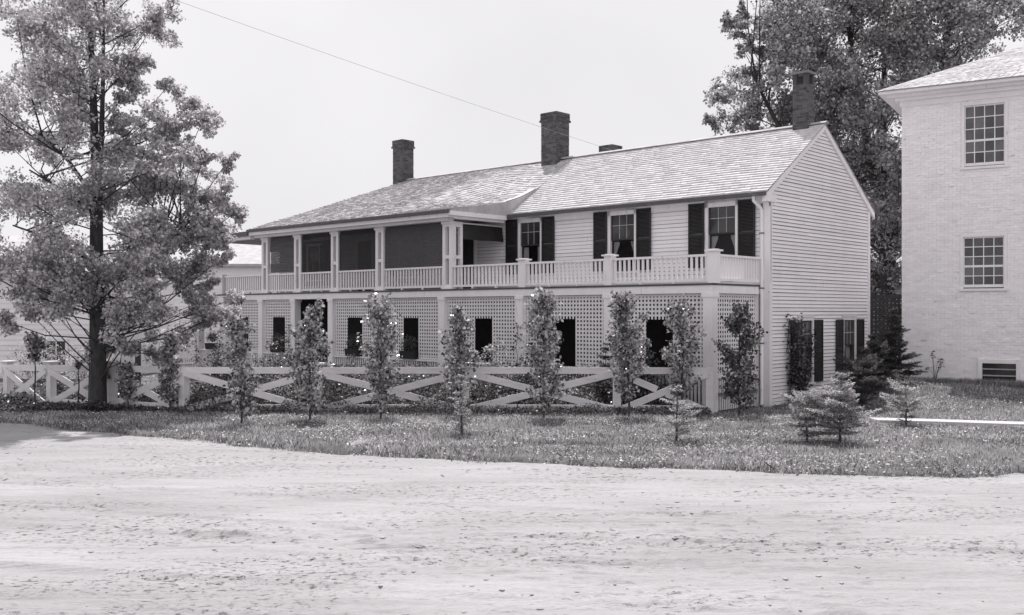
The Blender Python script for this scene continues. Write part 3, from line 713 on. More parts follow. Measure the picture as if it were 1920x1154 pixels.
for (a_, b_, c, d, kd) in BWIN:
    f = MB(); fr = .11 if kd == 'base' else .075
    pr = .05 if kd == 'base' else .015
    f.box(a_-fr, a_, -pr, .14, c-.03, d+fr); f.box(b_, b_+fr, -pr, .14, c-.03, d+fr); f.box(a_, b_, -pr+.001, .14, d, d+fr)
    if kd != 'base': f.box(a_-fr-.03, b_+fr+.03, -.06, .14, c-.10, c-.031)
    f = f.build('window', 'trim_paint', brick)
    if kd == 'base':
        MB().box(a_, b_, .05, .06, c-.2, d).build('pane', 'pane', f)
        for zq in (.62, .8): MB().box(a_, b_, .02, .05, zq, zq+.035).build('slat', 'stone', f)
        continue
    rows = 5; cw = (b_-a_)/4; rh = (d-c-.06)/rows; m = MB()
    for i in range(5): m.box(a_+i*cw-.012 if 0 < i < 4 else (a_ if i == 0 else b_-.03), a_+i*cw+.012 if 0 < i < 4 else (a_+.03 if i == 0 else b_), .05, .08, c, d)
    meet = 2
    for j in range(rows+1):
        zc = c+.05+j*rh; t_ = .03 if j in (0, meet, rows) else .012; m.box(a_, b_, .0505, .0795, zc-t_ if j else c, zc+t_ if j < rows else d)
    m.build('muntin', 'trim_paint', f)
    for i in range(4):
        for j in range(rows): MB().box(a_+i*cw+.002, a_+(i+1)*cw-.002, .066+.001*((i*3+j) % 4), .069+.001*((i*3+j) % 4), c+.05+j*rh+.002, c+.05+(j+1)*rh-.002).build('pane', 'pane_old', f)
    MB().box(a_-.05, b_+.05, .36, .37, c-.05, d+.05).build('room', 'room_dark', f)
# cornice: frieze and stepped mouldings, then the hip roof
for k, (o, z0, z1) in enumerate([(.04, BT, BT+.16), (.16, BT+.1605, BT+.24), (.34, BT+.2405, BT+.32), (.54, BT+.3205, BT+.40)]):
    MB().box(-o, BW+o, -o, BD+o, z0, z1).build('cornice_moulding', 'white_paint', brick)
o = .60; ez = BT+.41; rz_ = ez+.46*(BW/2+o)
rf = MB(); C = [(-o, -o, ez), (BW+o, -o, ez), (BW+o, BD+o, ez), (-o, BD+o, ez)]; ap = (BW/2, BD/2, rz_)
for i in range(4): rf.poly([C[i], C[(i+1) % 4], ap])
rf.poly(C[::-1]); rfo = rf.build('roof', 'shingle', brick)
for side in (0, 3):
    A, B_ = Vector(C[side]), Vector(C[(side+1) % 4]); P = Vector(ap); N_ = 36
    for k in range(N_):
        s0, s1 = k/N_, (k+1)/N_+.003; mb = MB(); l0, r0 = A+(P-A)*s0, B_+(P-B_)*s0; l1, r1 = A+(P-A)*s1, B_+(P-B_)*s1
        nrm = (B_-A).cross(P-A).normalized(); L_ = (r0-l0).length; u = 0
        while u < L_-.02:
            e = min(L_, u+random.uniform(.12, .3)); t = random.uniform(.012, .026)
            q0 = l0+(r0-l0)*(u/L_)+nrm*t; q1 = l0+(r0-l0)*(e/L_-.002)+nrm*t; q2 = l1+(r1-l1)*min(1, e/L_-.002)+nrm*.004; q3 = l1+(r1-l1)*(u/L_)+nrm*.004
            tn = random.random(); mb.poly([q0, q1, q2, q3], tn); mb.poly([q0-nrm*t, q1-nrm*t, q1, q0], tn); u = e
        mb.build('shingle_course', 'shingle', rfo)

# ------------------------------------------------------------------ crossbuck fence
fence = tag(empty('crossbuck_fence', (0, 0, 0)), 'long grey-white crossbuck fence with flat capped posts along the lawn', 'fence')
FP = [(4.66, 23.55), (2.50, 23.78), (-1.12, 23.9), (-4.67, 24.0), (-7.89, 24.0), (-10.1, 25.2), (-12.1, 26.2), (-13.74, 27.2), (-15.6, 28.3)]
for k, (x_, y_) in enumerate(FP):
    g = GZ(x_, y_)
    if k < len(FP)-1: dvec = Vector((FP[k+1][0]-x_, FP[k+1][1]-y_))
    ang = math.atan2(dvec.y, dvec.x); last = k == 0
    p = MB().box(-.09, .09, -.09, .09, -.2, 1.10 if last else 1.13).build('post', 'fence_paint', fence, (x_, y_, g), ang)
    if not last:
        MB().hexa([(-.10, -.10, 1.13), (.10, -.10, 1.13), (.10, .10, 1.13), (-.10, .10, 1.13), (-.16, -.16, 1.17), (.16, -.16, 1.17), (.16, .16, 1.17), (-.16, .16, 1.17)]).box(-.165, .165, -.165, .165, 1.171, 1.20).build('post_cap', 'fence_paint', p)
for k in range(len(FP)-1):
    a = Vector((*FP[k], GZ(*FP[k]))); b = Vector((*FP[k+1], GZ(*FP[k+1]))); d = (b-a).normalized(); n_ = Vector((d.y, -d.x, 0)).normalized()
    if n_.y > 0: n_ = -n_
    A = a+d*.0+n_*.105; B_ = b+n_*.105
    MB().bar(A+Vector((0, 0, 1.02)), B_+Vector((0, 0, 1.02)), .03, .155).build('rail', 'fence_paint', fence)
    MB().bar(a+d*.09+Vector((0, 0, .12)), b-d*.09+Vector((0, 0, .12)), .03, .15).build('rail', 'fence_paint', fence)
    A2 = A+n_*.031; B2 = B_+n_*.031
    MB().bar(A2+d*.05+Vector((0, 0, .96)), B2-d*.12+Vector((0, 0, .10)), .028, .16).build('brace', 'fence_paint', fence)
    A3 = A+n_*.002; B3 = B_+n_*.002
    m0 = A3+d*.12+Vector((0, 0, .10)); m1 = B3-d*.05+Vector((0, 0, .96))
    h0 = m0+(m1-m0)*.5; q = d*.0
    L_ = (m1-m0).length; dd_ = (m1-m0)/L_; gap = .16/ max(.3, abs(math.sin(2*math.atan2(.86, L_))))*.5
    A4 = m0+n_*.030; B4 = m1+n_*.030
    MB().bar(A4, A4+(B4-A4)*(.5-gap/L_), .028, .16).build('brace', 'fence_paint', fence)
    MB().bar(A4+(B4-A4)*(.5+gap/L_), B4, .028, .16).build('brace', 'fence_paint', fence)

# ------------------------------------------------------------------ vegetation
def limb(mb, p, d, L_, r0, r1, seg=5, wob=.12, grav=0.):
    pts = [Vector(p)]; dd_ = Vector(d).normalized()
    for i in range(seg):
        dd_ = (dd_+Vector((random.gauss(0, wob), random.gauss(0, wob), random.gauss(0, wob)+grav))).normalized(); pts.append(pts[-1]+dd_*L_/seg)
    mb.tube(pts, [r0+(r1-r0)*i/seg for i in range(seg+1)], 6); return pts
def foliage_obj(name, P, size, m, parent, **kw):
    V_, F_, T_ = leaves(P, size, **kw); return link(name, mesh_np(name, V_, F_, m, T_), parent)
# columnar poplar saplings
def sapling(x, y, h, wd, label, low=.12, n=700, size=.095, m='leaf_glossy', lean=0., group='young columnar poplars along the fence'):
    z0 = GZ(x, y); t = tag(empty('poplar_sapling', (x, y, z0)), label, 'tree', group)
    mb = MB(); k = 9; st = [(lean*(i/k)**2+.015*math.sin(i*1.7), .012*math.cos(i*2.1), -.1+(h+.05)*i/k) for i in range(k+1)]
    mb.tube(st, [.024*(1-.8*i/k)+.004 for i in range(k+1)], 6); cs = []
    for i in range(46):
        tz = low+(.93-low)*(i+random.random())/46; a = random.uniform(0, 6.28); p = Vector((lean*tz*tz, 0, h*tz)); f_ = (tz-low)/(1-low)
        env = wd/2*(.40+.75*math.sin(math.pi*min(1, .14+.80*f_))**.7)*(1-.5*f_**2.5)*random.uniform(.55, 1.1)
        q = p+Vector((math.cos(a)*env, math.sin(a)*env, env*random.uniform(.5, 1.2)))
        if q.z > h*1.02: q.z = h*random.uniform(.92, 1.03)
        mb.tube([p, (p+q)/2+Vector((0, 0, -.03)), q], [.007, .005, .003], 4, False)
        for s in (.25, .55, .8, 1.): cs.append(tuple(p+(q-p)*s))
    mb.build('trunk', 'twig', t, smooth=True)
    cs = np.array(cs); wgt = (.25+cs[:, 2]/h); 
    n = int(n*random.uniform(2.6, 3.6)); P = blob_points(cs, np.full(len(cs), wd*.14), n); keep = rng.random(n) < np.clip(.5+1.0*(P[:, 2]/h), 0, 1)
    foliage_obj('crown', P[keep], size*.82, m, t, aspect=.85, up=.0, droop=.5)
    return t
SAP = [(-5.81, 21.4, 2.42, .66, 'slender poplar sapling with leaves down to its grassy foot, leftmost on the sunny verge', .06, 760),
       (-4.45, 21.9, 2.62, .70, 'poplar sapling standing in front of the open porch doorway', .18, 760),
       (-2.96, 22.45, 2.78, .84, 'broad poplar sapling over the middle of the second crossed fence bay', .14, 1000),
       (-1.24, 23.0, 2.55, .72, 'poplar sapling right behind the small spruce at the fence middle', .2, 850),
       (.71, 22.5, 2.95, .82, 'tall poplar sapling over the crossing of the third wide fence bay', .16, 1000),
       (2.68, 22.9, 2.95, .78, 'tall poplar sapling close beside the capped fence post near the porch corner', .22, 950),
       (3.98, 23.3, 2.75, .76, 'poplar sapling before the lattice in the short last fence bay', .2, 900),
       (5.25, 23.1, 2.62, .80, 'dark poplar sapling past the fence end in front of the porch corner post', .1, 900),
       (-8.2, 23.9, 1.95, .42, 'thin poplar sapling in the narrow fence bay left of the wide crossed bays', .06, 420),
       (-9.5, 24.7, 1.15, .50, 'short bushy poplar sapling just right of the big tree trunk', .3, 260)]
for s in SAP: sapling(s[0], s[1], s[2], s[3]*1.12, s[4], max(.04, s[5]-.09), s[6], lean=random.uniform(-.09, .09), m='leaf_dark' if s[0] == 5.25 else 'leaf_glossy')  # sapling at the porch corner: its shade is painted in with darker leaves
sapling(-12.05, 25.2, 1.95, .5, 'bare-stemmed poplar sapling with a small leafy top left of the big tree', .62, 200)
sapling(-10.95, 25.2, 1.25, .18, 'thin bare stick of a sapling between the left fence posts', .8, 14)
# climbing vine by the gable windows
vx, vy = UV(GU-.28, 3.35)
t = tag(empty('climbing_vine', (vx, vy, 0)), 'dark leafy vine climbing over the nearer gable window', 'vine'); mb = MB(); cs = []
for i in range(7):
    a = random.uniform(-.35, .35); pts = [Vector((a*.3*.73, -a*.3*.68, 0))]
    top = random.uniform(1.4, 2.25); sh = random.uniform(-.2, .95)
    for k in range(1, 7):
        tz = k/6; pts.append(Vector((a*.73*.6+(sh*tz)*.68+random.gauss(0, .03), -a*.68*.6+(sh*tz)*.73+random.gauss(0, .03), top*tz)))
    mb.tube(pts, .009, 4, False); cs += [tuple(p) for p in pts[1:]]+[tuple((pts[k]+pts[k+1])/2) for k in range(6)]
mb.build('stem', 'twig', t); foliage_obj('foliage', blob_points(np.array(cs), np.full(len(cs), .19), 1300), .085, 'leaf_dark', t, aspect=.85)
# vines on porch posts and lattice
def vine(u, v, z0, z1, label, n=90, sp=.12):
    x_, y_ = UV(u, v); t = tag(empty('porch_vine', (x_, y_, 0)), label, 'vine', 'vines climbing the porch'); mb = MB(); pts = [(random.gauss(0, .03), random.gauss(0, .02), z0+(z1-z0)*k/7) for k in range(8)]
    mb.tube(pts, .007, 4, False); mb.build('stem', 'twig', t); foliage_obj('foliage', blob_points(np.array(pts[2:]), np.full(6, sp), n), .08, 'leaf_dark', t, aspect=.9)
vine(6.25, -.06, 0, 2.0, 'dark vine twining up the porch post behind the third wide fence bay', 70, .13)
vine(17.35, -.06, 0, 1.85, 'dark vine climbing the porch post left of the open doorway', 90, .14)
vine(21.9, -.06, 0, 2.0, 'dark vine on the porch post nearest the far left end planter', 90, .15)
vine(23.8, -.06, 0, 2.1, 'dark vine wrapped round the last porch post on the left', 120, .18)
vine(-.06, 1.75, 0, 1.6, 'dark vine on the lattice beside the corner downspout', 150, .22)
vine(5.2, -.03, .3, 1.5, 'small dark vine sprawling over the lattice below the porch opening', 60, .2)

# small spruces
def spruce(x, y, h, wd, label, m='needle', dens=1., sparse=0., group=None, shape='cone', cat='conifer'):
    z0 = GZ(x, y); t = tag(empty('spruce', (x, y, z0)), label, cat, group); mb = MB(); lean = random.uniform(-.03, .03)
    mb.tube([(0, 0, -.08), (lean*h*.5, 0, h*.5), (lean*h, 0, h)], [.022*h**.5+.004, .014, .004], 6); Q = []; DD = []
    nwh = max(6, int(h/.115)); 
    for i in range(nwh+1):
        tz = .10+.87*(i+random.uniform(-.4, .4))/nwh; nb = random.randint(3, 6); L0 = wd/2*((1-tz)**.75*1.05+.06) if shape == 'cone' else wd/2*(math.sin(math.pi*min(1., .25+.75*(1-tz)))**.6)*(1.0 if tz > .25 else .8)
        for b_ in range(nb):
            if random.random() < sparse: continue
            a = 6.28*b_/nb+random.uniform(-.4, .4); L_ = L0*random.uniform(.35, 1.35); el = .22+.5*tz+random.uniform(-.35, .35)
            d = Vector((math.cos(a)*math.cos(el), math.sin(a)*math.cos(el), math.sin(el)*.8)); p = Vector((lean*h*tz, 0, h*tz)); q = p+d*L_+Vector((0, 0, -.10*L_))
            mb.tube([p, p+d*L_*.5, q], [.007, .005, .002], 4, False)
            sd = d.cross(Vector((0, 0, 1))).normalized(); nt_ = max(3, int(L_/.045*dens))
            for k in range(nt_):
                s = (k+.7)/nt_; c = p+(q-p)*s; tl = L_*.42*(1.05-s)+.035
                for e in (-1, 1):
                    dd_ = (d*.75+sd*e*.75+Vector((0, 0, random.uniform(-.1, .2)))).normalized(); nn = max(3, int(tl/.012))
                    for g in range(nn): Q.append(c+dd_*tl*(g/nn)); DD.append(dd_+Vector((random.gauss(0, .55), random.gauss(0, .55), random.gauss(0, .45))))
            for g in range(5): Q.append(q-d*.01*g); DD.append(d+Vector((random.gauss(0, .5), random.gauss(0, .5), random.gauss(0, .4))))
    mb.build('trunk', 'twig', t)
    Q = np.array([tuple(v) for v in Q]); DD = np.array([tuple(v) for v in DD])
    V_, F_, T_ = leaves(Q, .050*(1 if h < 1.4 else 1.3), aspect=.26, up=.5, D=DD); link('needles', mesh_np('needles', V_, F_, m, T_), t)
spruce(-.98, 19.45, 1.16, .75, 'thin little spruce on the lawn before the middle of the fence', sparse=.25)
spruce(3.03, 18.4, 1.08, 1.05, 'scraggly little spruce on the lawn before the short fence bay', sparse=.4)
spruce(6.0, 18.25, 1.28, 1.55, 'bushy spruce with bare leader shoot, largest on the right lawn', dens=1.2)
spruce(5.5, 18.6, .72, 1.1, 'low spreading spruce touching the left of the bushy spruce', dens=1.2, shape='round')
spruce(8.38, 21.2, .74, 1.0, 'low flat-topped spruce beside the white walk', dens=1.2, shape='round')
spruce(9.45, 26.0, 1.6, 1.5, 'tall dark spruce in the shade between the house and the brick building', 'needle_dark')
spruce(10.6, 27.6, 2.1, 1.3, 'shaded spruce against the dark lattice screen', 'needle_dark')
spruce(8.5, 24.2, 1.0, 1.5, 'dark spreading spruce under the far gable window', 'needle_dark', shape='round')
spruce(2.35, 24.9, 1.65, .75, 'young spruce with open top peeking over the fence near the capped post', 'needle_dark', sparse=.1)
# leafy weed standing against the brick wall
bx_, by_ = BX+.857*.95+(-.515)*.35, BY-.515*.95-.857*.35
t = tag(empty('wall_weed', (bx_, by_, GZ(bx_, by_))), 'spindly dark weed standing against the whitewashed brick wall', 'plant'); mb = MB(); cs = []
for i in range(9):
    a = random.uniform(-1.1, 1.1); L_ = random.uniform(.45, .75); q = Vector((math.sin(a)*.5*L_, random.uniform(-.1, .1), .12+math.cos(a)*L_)); mb.tube([(0, 0, -.1), (q.x*.3, 0, .25), tuple(q)], [.008, .006, .003], 4, False); cs.append(tuple(q))
mb.build('stem', 'twig', t); foliage_obj('foliage', blob_points(np.array(cs), np.full(len(cs), .07), 60), .06, 'leaf_dark', t)

# shrubs between fence and porch
def shrub(x, y, h, wd, label, n=700, m='leaf', size=.07, asp=.6, kind='shrub'):
    t = tag(empty('shrub', (x, y, GZ(x, y))), label, 'shrub', 'shrubs between the fence and the porch'); mb = MB(); cs = []
    for i in range(22):
        a = random.uniform(0, 6.28); r = wd/2*math.sqrt(random.random()); q = Vector((math.cos(a)*r, math.sin(a)*r*.8, h*random.uniform(.25, 1)*(1-.45*(r/(wd/2))**2)))
        mb.tube([(q.x*.15, q.y*.15, -.05), (q.x*.6, q.y*.6, q.z*.55), tuple(q)], [.010, .007, .003], 4, False); cs.append(tuple(q)); cs.append((q.x*.75, q.y*.75, q.z*.7))
    mb.build('branches', 'twig', t); foliage_obj('foliage', blob_points(np.array(cs), np.full(len(cs), .15*max(.8, wd)), n), size, m, t, aspect=asp)
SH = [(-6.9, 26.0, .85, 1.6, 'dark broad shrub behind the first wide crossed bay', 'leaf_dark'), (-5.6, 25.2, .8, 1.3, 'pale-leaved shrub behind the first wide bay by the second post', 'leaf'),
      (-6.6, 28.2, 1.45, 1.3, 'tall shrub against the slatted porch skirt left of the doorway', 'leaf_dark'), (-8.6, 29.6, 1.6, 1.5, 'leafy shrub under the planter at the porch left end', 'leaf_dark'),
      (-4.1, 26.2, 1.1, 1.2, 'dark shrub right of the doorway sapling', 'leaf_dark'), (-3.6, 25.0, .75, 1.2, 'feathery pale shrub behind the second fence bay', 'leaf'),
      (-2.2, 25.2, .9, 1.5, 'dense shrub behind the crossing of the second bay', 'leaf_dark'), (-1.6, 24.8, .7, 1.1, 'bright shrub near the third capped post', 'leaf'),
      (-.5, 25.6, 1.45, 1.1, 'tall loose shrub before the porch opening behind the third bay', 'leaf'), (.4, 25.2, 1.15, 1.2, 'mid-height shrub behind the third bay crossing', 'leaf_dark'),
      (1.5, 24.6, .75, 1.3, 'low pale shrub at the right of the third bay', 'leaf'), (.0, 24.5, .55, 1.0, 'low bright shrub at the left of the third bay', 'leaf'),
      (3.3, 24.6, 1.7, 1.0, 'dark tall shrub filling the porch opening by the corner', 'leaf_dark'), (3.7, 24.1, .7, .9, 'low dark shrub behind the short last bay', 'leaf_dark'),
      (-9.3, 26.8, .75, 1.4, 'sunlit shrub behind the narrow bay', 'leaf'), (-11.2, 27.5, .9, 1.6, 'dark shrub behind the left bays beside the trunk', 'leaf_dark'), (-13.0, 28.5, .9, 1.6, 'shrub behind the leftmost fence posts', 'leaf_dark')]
for s in SH:
    h_ = s[2]*(1.25 if s[2] > 1 else 1.05); shrub(s[0], s[1], h_, s[3], s[4], int(800*h_*s[3])+300, s[5])
for (x_, y_, h_, w_, lb) in [(-16.2, 34, 2.1, 1.8, 'pointed shrub before the white cottage at far left'), (-14.3, 33.5, 1.9, 2.4, 'pale rounded shrub beside the trunk before the far left cottage')]:
    shrub(x_, y_, h_, w_, lb, 1500, 'leaf', .08)

# planter boxes on the porch rail
PL = [(18.2, 'planter box with dark bush in the porch opening left of the doorway'), (13.78, 'planter box with dark bush in the porch opening right of the doorway'), (10.98, 'planter box with dark bush in the second opening right of the doorway'),
      (22.75, 'planter box with clipped round bush at the open left end of the porch')]
for k, (u, lb) in enumerate(PL):
    x_, y_ = UV(u, .08); t = tag(empty('planter_box', (x_, y_, SK+.065), HRZ), lb, 'planter', 'planter boxes along the porch rail')
    MB().hexa([(-.33, -.11, 0), (.33, -.11, 0), (.33, .11, 0), (-.33, .11, 0), (-.36, -.13, .24), (.36, -.13, .24), (.36, .13, .24), (-.36, .13, .24)]).build('box', 'box_wood', t)
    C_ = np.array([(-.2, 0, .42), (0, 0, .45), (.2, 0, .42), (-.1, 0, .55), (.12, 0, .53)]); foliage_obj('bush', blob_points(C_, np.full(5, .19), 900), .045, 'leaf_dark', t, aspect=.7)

# big trees
def tree(name, x, y, label, stems, clumps, n, size, m, trunk_r, group=None, bark='bark', sp=(.42, .75)):
    z0 = GZ(x, y); t = tag(empty(name, (x, y, z0)), label, 'tree', group); mb = MB()
    for pts, r0, r1 in stems:
        k = len(pts); mb.tube(pts, [r0+(r1-r0)*i/(k-1) for i in range(k)], 10)
    C_ = []; Rr = []
    for (c, r) in clumps:
        # branch from nearest stem point below it
        best = None
        for pts, r0, r1 in stems:
            for a_, b_ in zip(pts[1:-1], pts[2:]):
                f_ = random.random(); p = Vector(a_).lerp(Vector(b_), f_); dz = c[2]-p.z; dd_ = math.dist(c, p)+(2.0 if dz < .2 else 0)+random.uniform(0, .9)
                if best is None or dd_ < best[0]: best = (dd_, p)
        p = Vector(best[1]); q = Vector(c); mid = (p+q)/2+Vector((random.gauss(0, .15), random.gauss(0, .15), -.06*(q-p).length))
        mb.tube([p, mid, q], [.010+.005*(q-p).length, .008+.003*(q-p).length, .006], 5, False)
        for s in range(max(6, int(9*r))):
            d = Vector((random.gauss(0, 1), random.gauss(0, 1), random.gauss(.1, .8))).normalized()*r*random.random()**.4*1.05
            mb.tube([q, q+d*.5, q+d*.85], [.007, .005, .003], 3, False)
            C_.append(tuple(q+d)); Rr.append(r*random.uniform(*sp)); C_.append(tuple(q+d*.55)); Rr.append(r*sp[0]*1.2)
    mb.build('trunk', bark, t, smooth=True)
    C_ = np.array(C_); Rr = np.array(Rr); P = blob_points(C_, np.stack([Rr, Rr, Rr*.7], 1), n)
    foliage_obj('crown', P, size, m, t, aspect=.85, up=.1, droop=.6)
def shell(cx_, cz_, cy_, rx, ry, rz, n, r, lo=.35, zmin=None):
    out = []
    while len(out) < n:
        d = Vector((random.gauss(0, 1), random.gauss(0, 1), random.gauss(0, 1))).normalized()*(lo+(1-lo)*random.random()**.6)
        c = (cx_+d.x*rx, cy_+d.y*ry, cz_+d.z*rz)
        if zmin is not None and c[2] < zmin: continue
        out.append((c, r*random.uniform(.65, 1.25)))
    return out
PXM = 1870/24.75
def LT(px, py): return ((px-182)/PXM, (768-py)/PXM)          # metres from the trunk foot, in the tree's own plane
cl = []
for (px_, py_, r_, k_) in [(60, 60, .75, 7), (180, 40, .8, 6), (270, 60, .45, 2), (250, 110, .4, 2), (100, 170, .8, 8), (30, 260, .8, 5), (160, 260, .7, 4), (225, 230, .42, 2), (335, 185, .42, 2), (375, 225, .45, 2),
                           (310, 265, .5, 3), (285, 300, .5, 3), (240, 300, .5, 3), (330, 250, .4, 2), (215, 340, .6, 3), (240, 160, .4, 2), (200, 130, .6, 4), (400, 300, .4, 2), (350, 340, .6, 4), (270, 340, .6, 4), (60, 380, .9, 6), (170, 380, .8, 5), (420, 390, .45, 2), (440, 400, .3, 1), (370, 420, .6, 4), (260, 440, .8, 5), (110, 480, .9, 6),
                           (20, 500, .8, 4), (200, 520, .8, 6), (330, 500, .7, 5), (410, 480, .4, 2), (400, 560, .35, 2), (370, 560, .45, 3), (300, 580, .6, 4), (80, 560, .6, 4), (150, 570, .6, 3), (220, 600, .6, 4), (260, 640, .45, 3), (30, 590, .5, 2), (205, 655, .4, 2),
                           (-60, 150, .8, 3), (-60, 460, .8, 4), (60, -40, .8, 4), (180, -50, .8, 5), (265, -20, .5, 3), (340, 440, .5, 5), (400, 430, .4, 3), (345, 385, .5, 4), (310, 420, .5, 4), (290, 520, .5, 3), (340, 600, .4, 3)]:
    a, b_ = LT(px_, py_)
    for q in range(k_): cl.append(((a+random.gauss(0, .22), random.uniform(-1.6, 1.9) if k_ > 2 else random.uniform(-.5, .5), b_+random.gauss(0, .22)), r_*random.uniform(.75, 1.05)))
stems = [([(0, 0, -.2), (.0, 0, .6), (.0, 0, 2.2), (-.03, 0, 3.6), (-.05, .05, 5.6)], .235, .14), ([(-.05, .05, 5.5), (-.14, .1, 7.5), (-.25, .15, 9.6), (-.3, .2, 11)], .12, .03), ([(-.04, .03, 5.4), (.1, 0, 6.8), (.14, 0, 8.5), (.2, -.1, 10.3)], .09, .02),
         ([(-.05, 0, 5.2), (-.8, .2, 6.2), (-1.7, .4, 7.)], .06, .03), ([(-.03, 0, 4.8), (-.7, -.3, 5.4), (-1.5, -.4, 5.9)], .05, .02), ([(0, 0, 3.0), (1.1, .2, 3.9), (2.2, .3, 4.7)], .06, .02), ([(0, 0, 3.6), (-1., 0, 4.2), (-2.2, .2, 4.6)], .06, .02)]
tree('poplar_tree', -10.27, 24.72, 'big leafy tree with thick dark trunk at the left end of the fence', stems, cl, 150000, .076, 'leaf_pale', .24, sp=(.30, .55))
# the large maple behind the house
cl = []
for (px_, py_, r_, k_) in [(1372, 245, .55, 3), (1415, 90, .6, 3), (1395, 160, .8, 4), (1420, 210, 1.0, 5), (1480, 120, 1.3, 7), (1480, 30, 1.2, 6), (1440, 20, .8, 3), (1560, 60, 1.5, 8), (1540, 180, 1.4, 8), (1600, 250, 1.4, 8), (1650, 120, 1.5, 8), (1650, 320, 1.4, 8), (1640, 430, 1.3, 6), (1660, 520, 1.2, 5),
                           (1740, 60, 1.5, 8), (1720, 200, 1.4, 6), (1830, 40, 1.4, 7), (1900, 60, 1.3, 5), (1560, -100, 1.6, 7), (1700, -120, 1.6, 7), (1450, -80, 1.2, 4), (1850, -80, 1.5, 6), (1780, 350, 1.5, 6), (1700, 620, 1.0, 4), (1650, 600, 1.0, 5), (1620, 330, 1.1, 7), (1660, 390, 1.1, 7), (1665, 470, 1.1, 7), (1650, 550, 1.0, 6), (1580, 200, 1.2, 6), (1500, 220, 1.0, 5), (1620, 40, 1.3, 6), (1780, 120, 1.3, 6), (1700, 20, 1.3, 6), (1440, 120, .9, 4), (1400, 250, .5, 3), (1420, 60, .6, 3)]:
    Yd = 39.; a = (px_-960)/1870*Yd-14.6; b_ = CAM_H+(586-py_)/1870*Yd
    for q in range(k_): cl.append(((a+random.gauss(0, .42), random.uniform(-3.2, 3.2), b_+random.gauss(0, .42)), r_*random.uniform(.7, 1.05)))
stems = [([(0, 0, -.4), (0, 0, 2), (.1, 0, 4.5)], .45, .32), ([(.1, 0, 4.4), (-.5, .2, 8), (-1.2, .3, 12), (-1.6, .4, 17)], .25, .05), ([(.1, 0, 4.4), (1.2, -.3, 8), (2.2, -.4, 12), (2.8, -.3, 17)], .24, .05), ([(0, 0, 4.2), (-2., .3, 6.5), (-4.2, .3, 9.5), (-5.2, .3, 11.5)], .18, .04), ([(.1, 0, 4.2), (2.5, .3, 6.5), (4.5, .3, 10)], .16, .04), ([(.1, 0, 4.3), (.3, 1, 9), (.5, 1.4, 16)], .2, .05)]
tree('maple_tree', 14.6, 39., 'huge spreading maple behind the right end of the house', stems, cl, 160000, .115, 'leaf', .5, sp=(.26, .48))
# overhanging maple twig near the rear eave
cl = [((.0, 0, 0), .45), ((.35, .2, -.25), .4), ((-.25, -.1, -.1), .3), ((.5, .1, -.7), .35), ((.9, .4, .2), .5), ((1.0, .3, -.6), .5)]

# ------------------------------------------------------------------ lattice screen, far buildings, walk, post
scr = tag(empty('lattice_screen', (10.62, 29.85, GZ(10.6, 29.8)), R(8)), 'tall dark lattice screen in the gap between house and brick building', 'fence')
for q in (0.05, 1.6, 3.1): MB().box(q-.06, q+.06, -.05, .05, -.2, 2.5).build('post', 'dark_wall', scr)
mb = MB()
def put(s, e, lay, z0, z1): mb.box(s, e, -.08-.012*lay, -.07-.012*lay, z0, z1)
lattice(0, 3.2, .1, 2.45, [], put, .125, .07); tag(mb.build('lattice', 'dark_wall', scr), kind='stuff')
MB().box(0, 3.2, -.1, .02, 2.451, 2.51).build('top_rail', 'dark_wall', scr)
# far cottage on the left
def simple_house(name, label, x0, x1, y0, dp, zb, ze, zr, rz=0., wins=(), wm='white_paint', cols_=()):
    t = tag(empty(name, (x0, y0, zb), rz), label, 'house', None); L_ = x1-x0; H_ = ze-zb
    wl = MB().box(0, L_, 0, dp, -.5, H_).build('wall', wm, t)
    z = .05
    while z < H_-.1: MB().hexa([(0, -.03, z), (L_, -.03, z), (L_, 0, z), (0, 0, z), (0, -.004, z+.2), (L_, -.004, z+.2), (L_, 0, z+.2), (0, 0, z+.2)]).build('clapboard', wm, wl); z += .2
    r = MB(); o_ = .4; hr = zr-zb
    r.hexa([(-o_, -o_, H_-.15), (L_+o_, -o_, H_-.15), (L_+o_, dp/2, hr-.15), (-o_, dp/2, hr-.15), (-o_, -o_, H_), (L_+o_, -o_, H_), (L_+o_, dp/2, hr), (-o_, dp/2, hr)])
    r.hexa([(-o_, dp/2+.01, hr-.15), (L_+o_, dp/2+.01, hr-.15), (L_+o_, dp+o_, H_-.15), (-o_, dp+o_, H_-.15), (-o_, dp/2+.01, hr), (L_+o_, dp/2+.01, hr), (L_+o_, dp+o_, H_), (-o_, dp+o_, H_)])
    r.build('roof', 'shingle_old', t)
    MB().poly([(L_, 0, H_-.01), (L_, dp, H_-.01), (L_, dp/2, hr-.16)]).build('gable', wm, t); MB().poly([(0, dp, H_-.01), (0, 0, H_-.01), (0, dp/2, hr-.16)]).build('gable', wm, t)
    for (a_, b_, c, d) in wins:
        f = MB().box(a_-.1, a_, -.06, .02, c-.1, d+.1).box(b_, b_+.1, -.06, .02, c-.1, d+.1).box(a_, b_, -.06, .02, d, d+.1).box(a_, b_, -.08, .02, c-.1, c).build('window', 'trim_paint', t)
        MB().box(a_, b_, -.034, -.031, c, d).build('pane', 'pane', f); MB().box((a_+b_)/2-.02, (a_+b_)/2+.02, -.05, -.035, c, d).box(a_, b_, -.05, -.0355, (c+d)/2-.02, (c+d)/2+.02).build('muntin', 'trim_paint', f)
    for q in cols_: MB().box(q-.14, q+.14, -1.9, -1.62, -.4, 2.9).build('porch_column', 'trim_paint', t)
    if cols_: MB().box(min(cols_)-.3, max(cols_)+.3, -2.1, -.05, 2.9, 3.15).build('porch_roof', 'trim_paint', t)
    return t
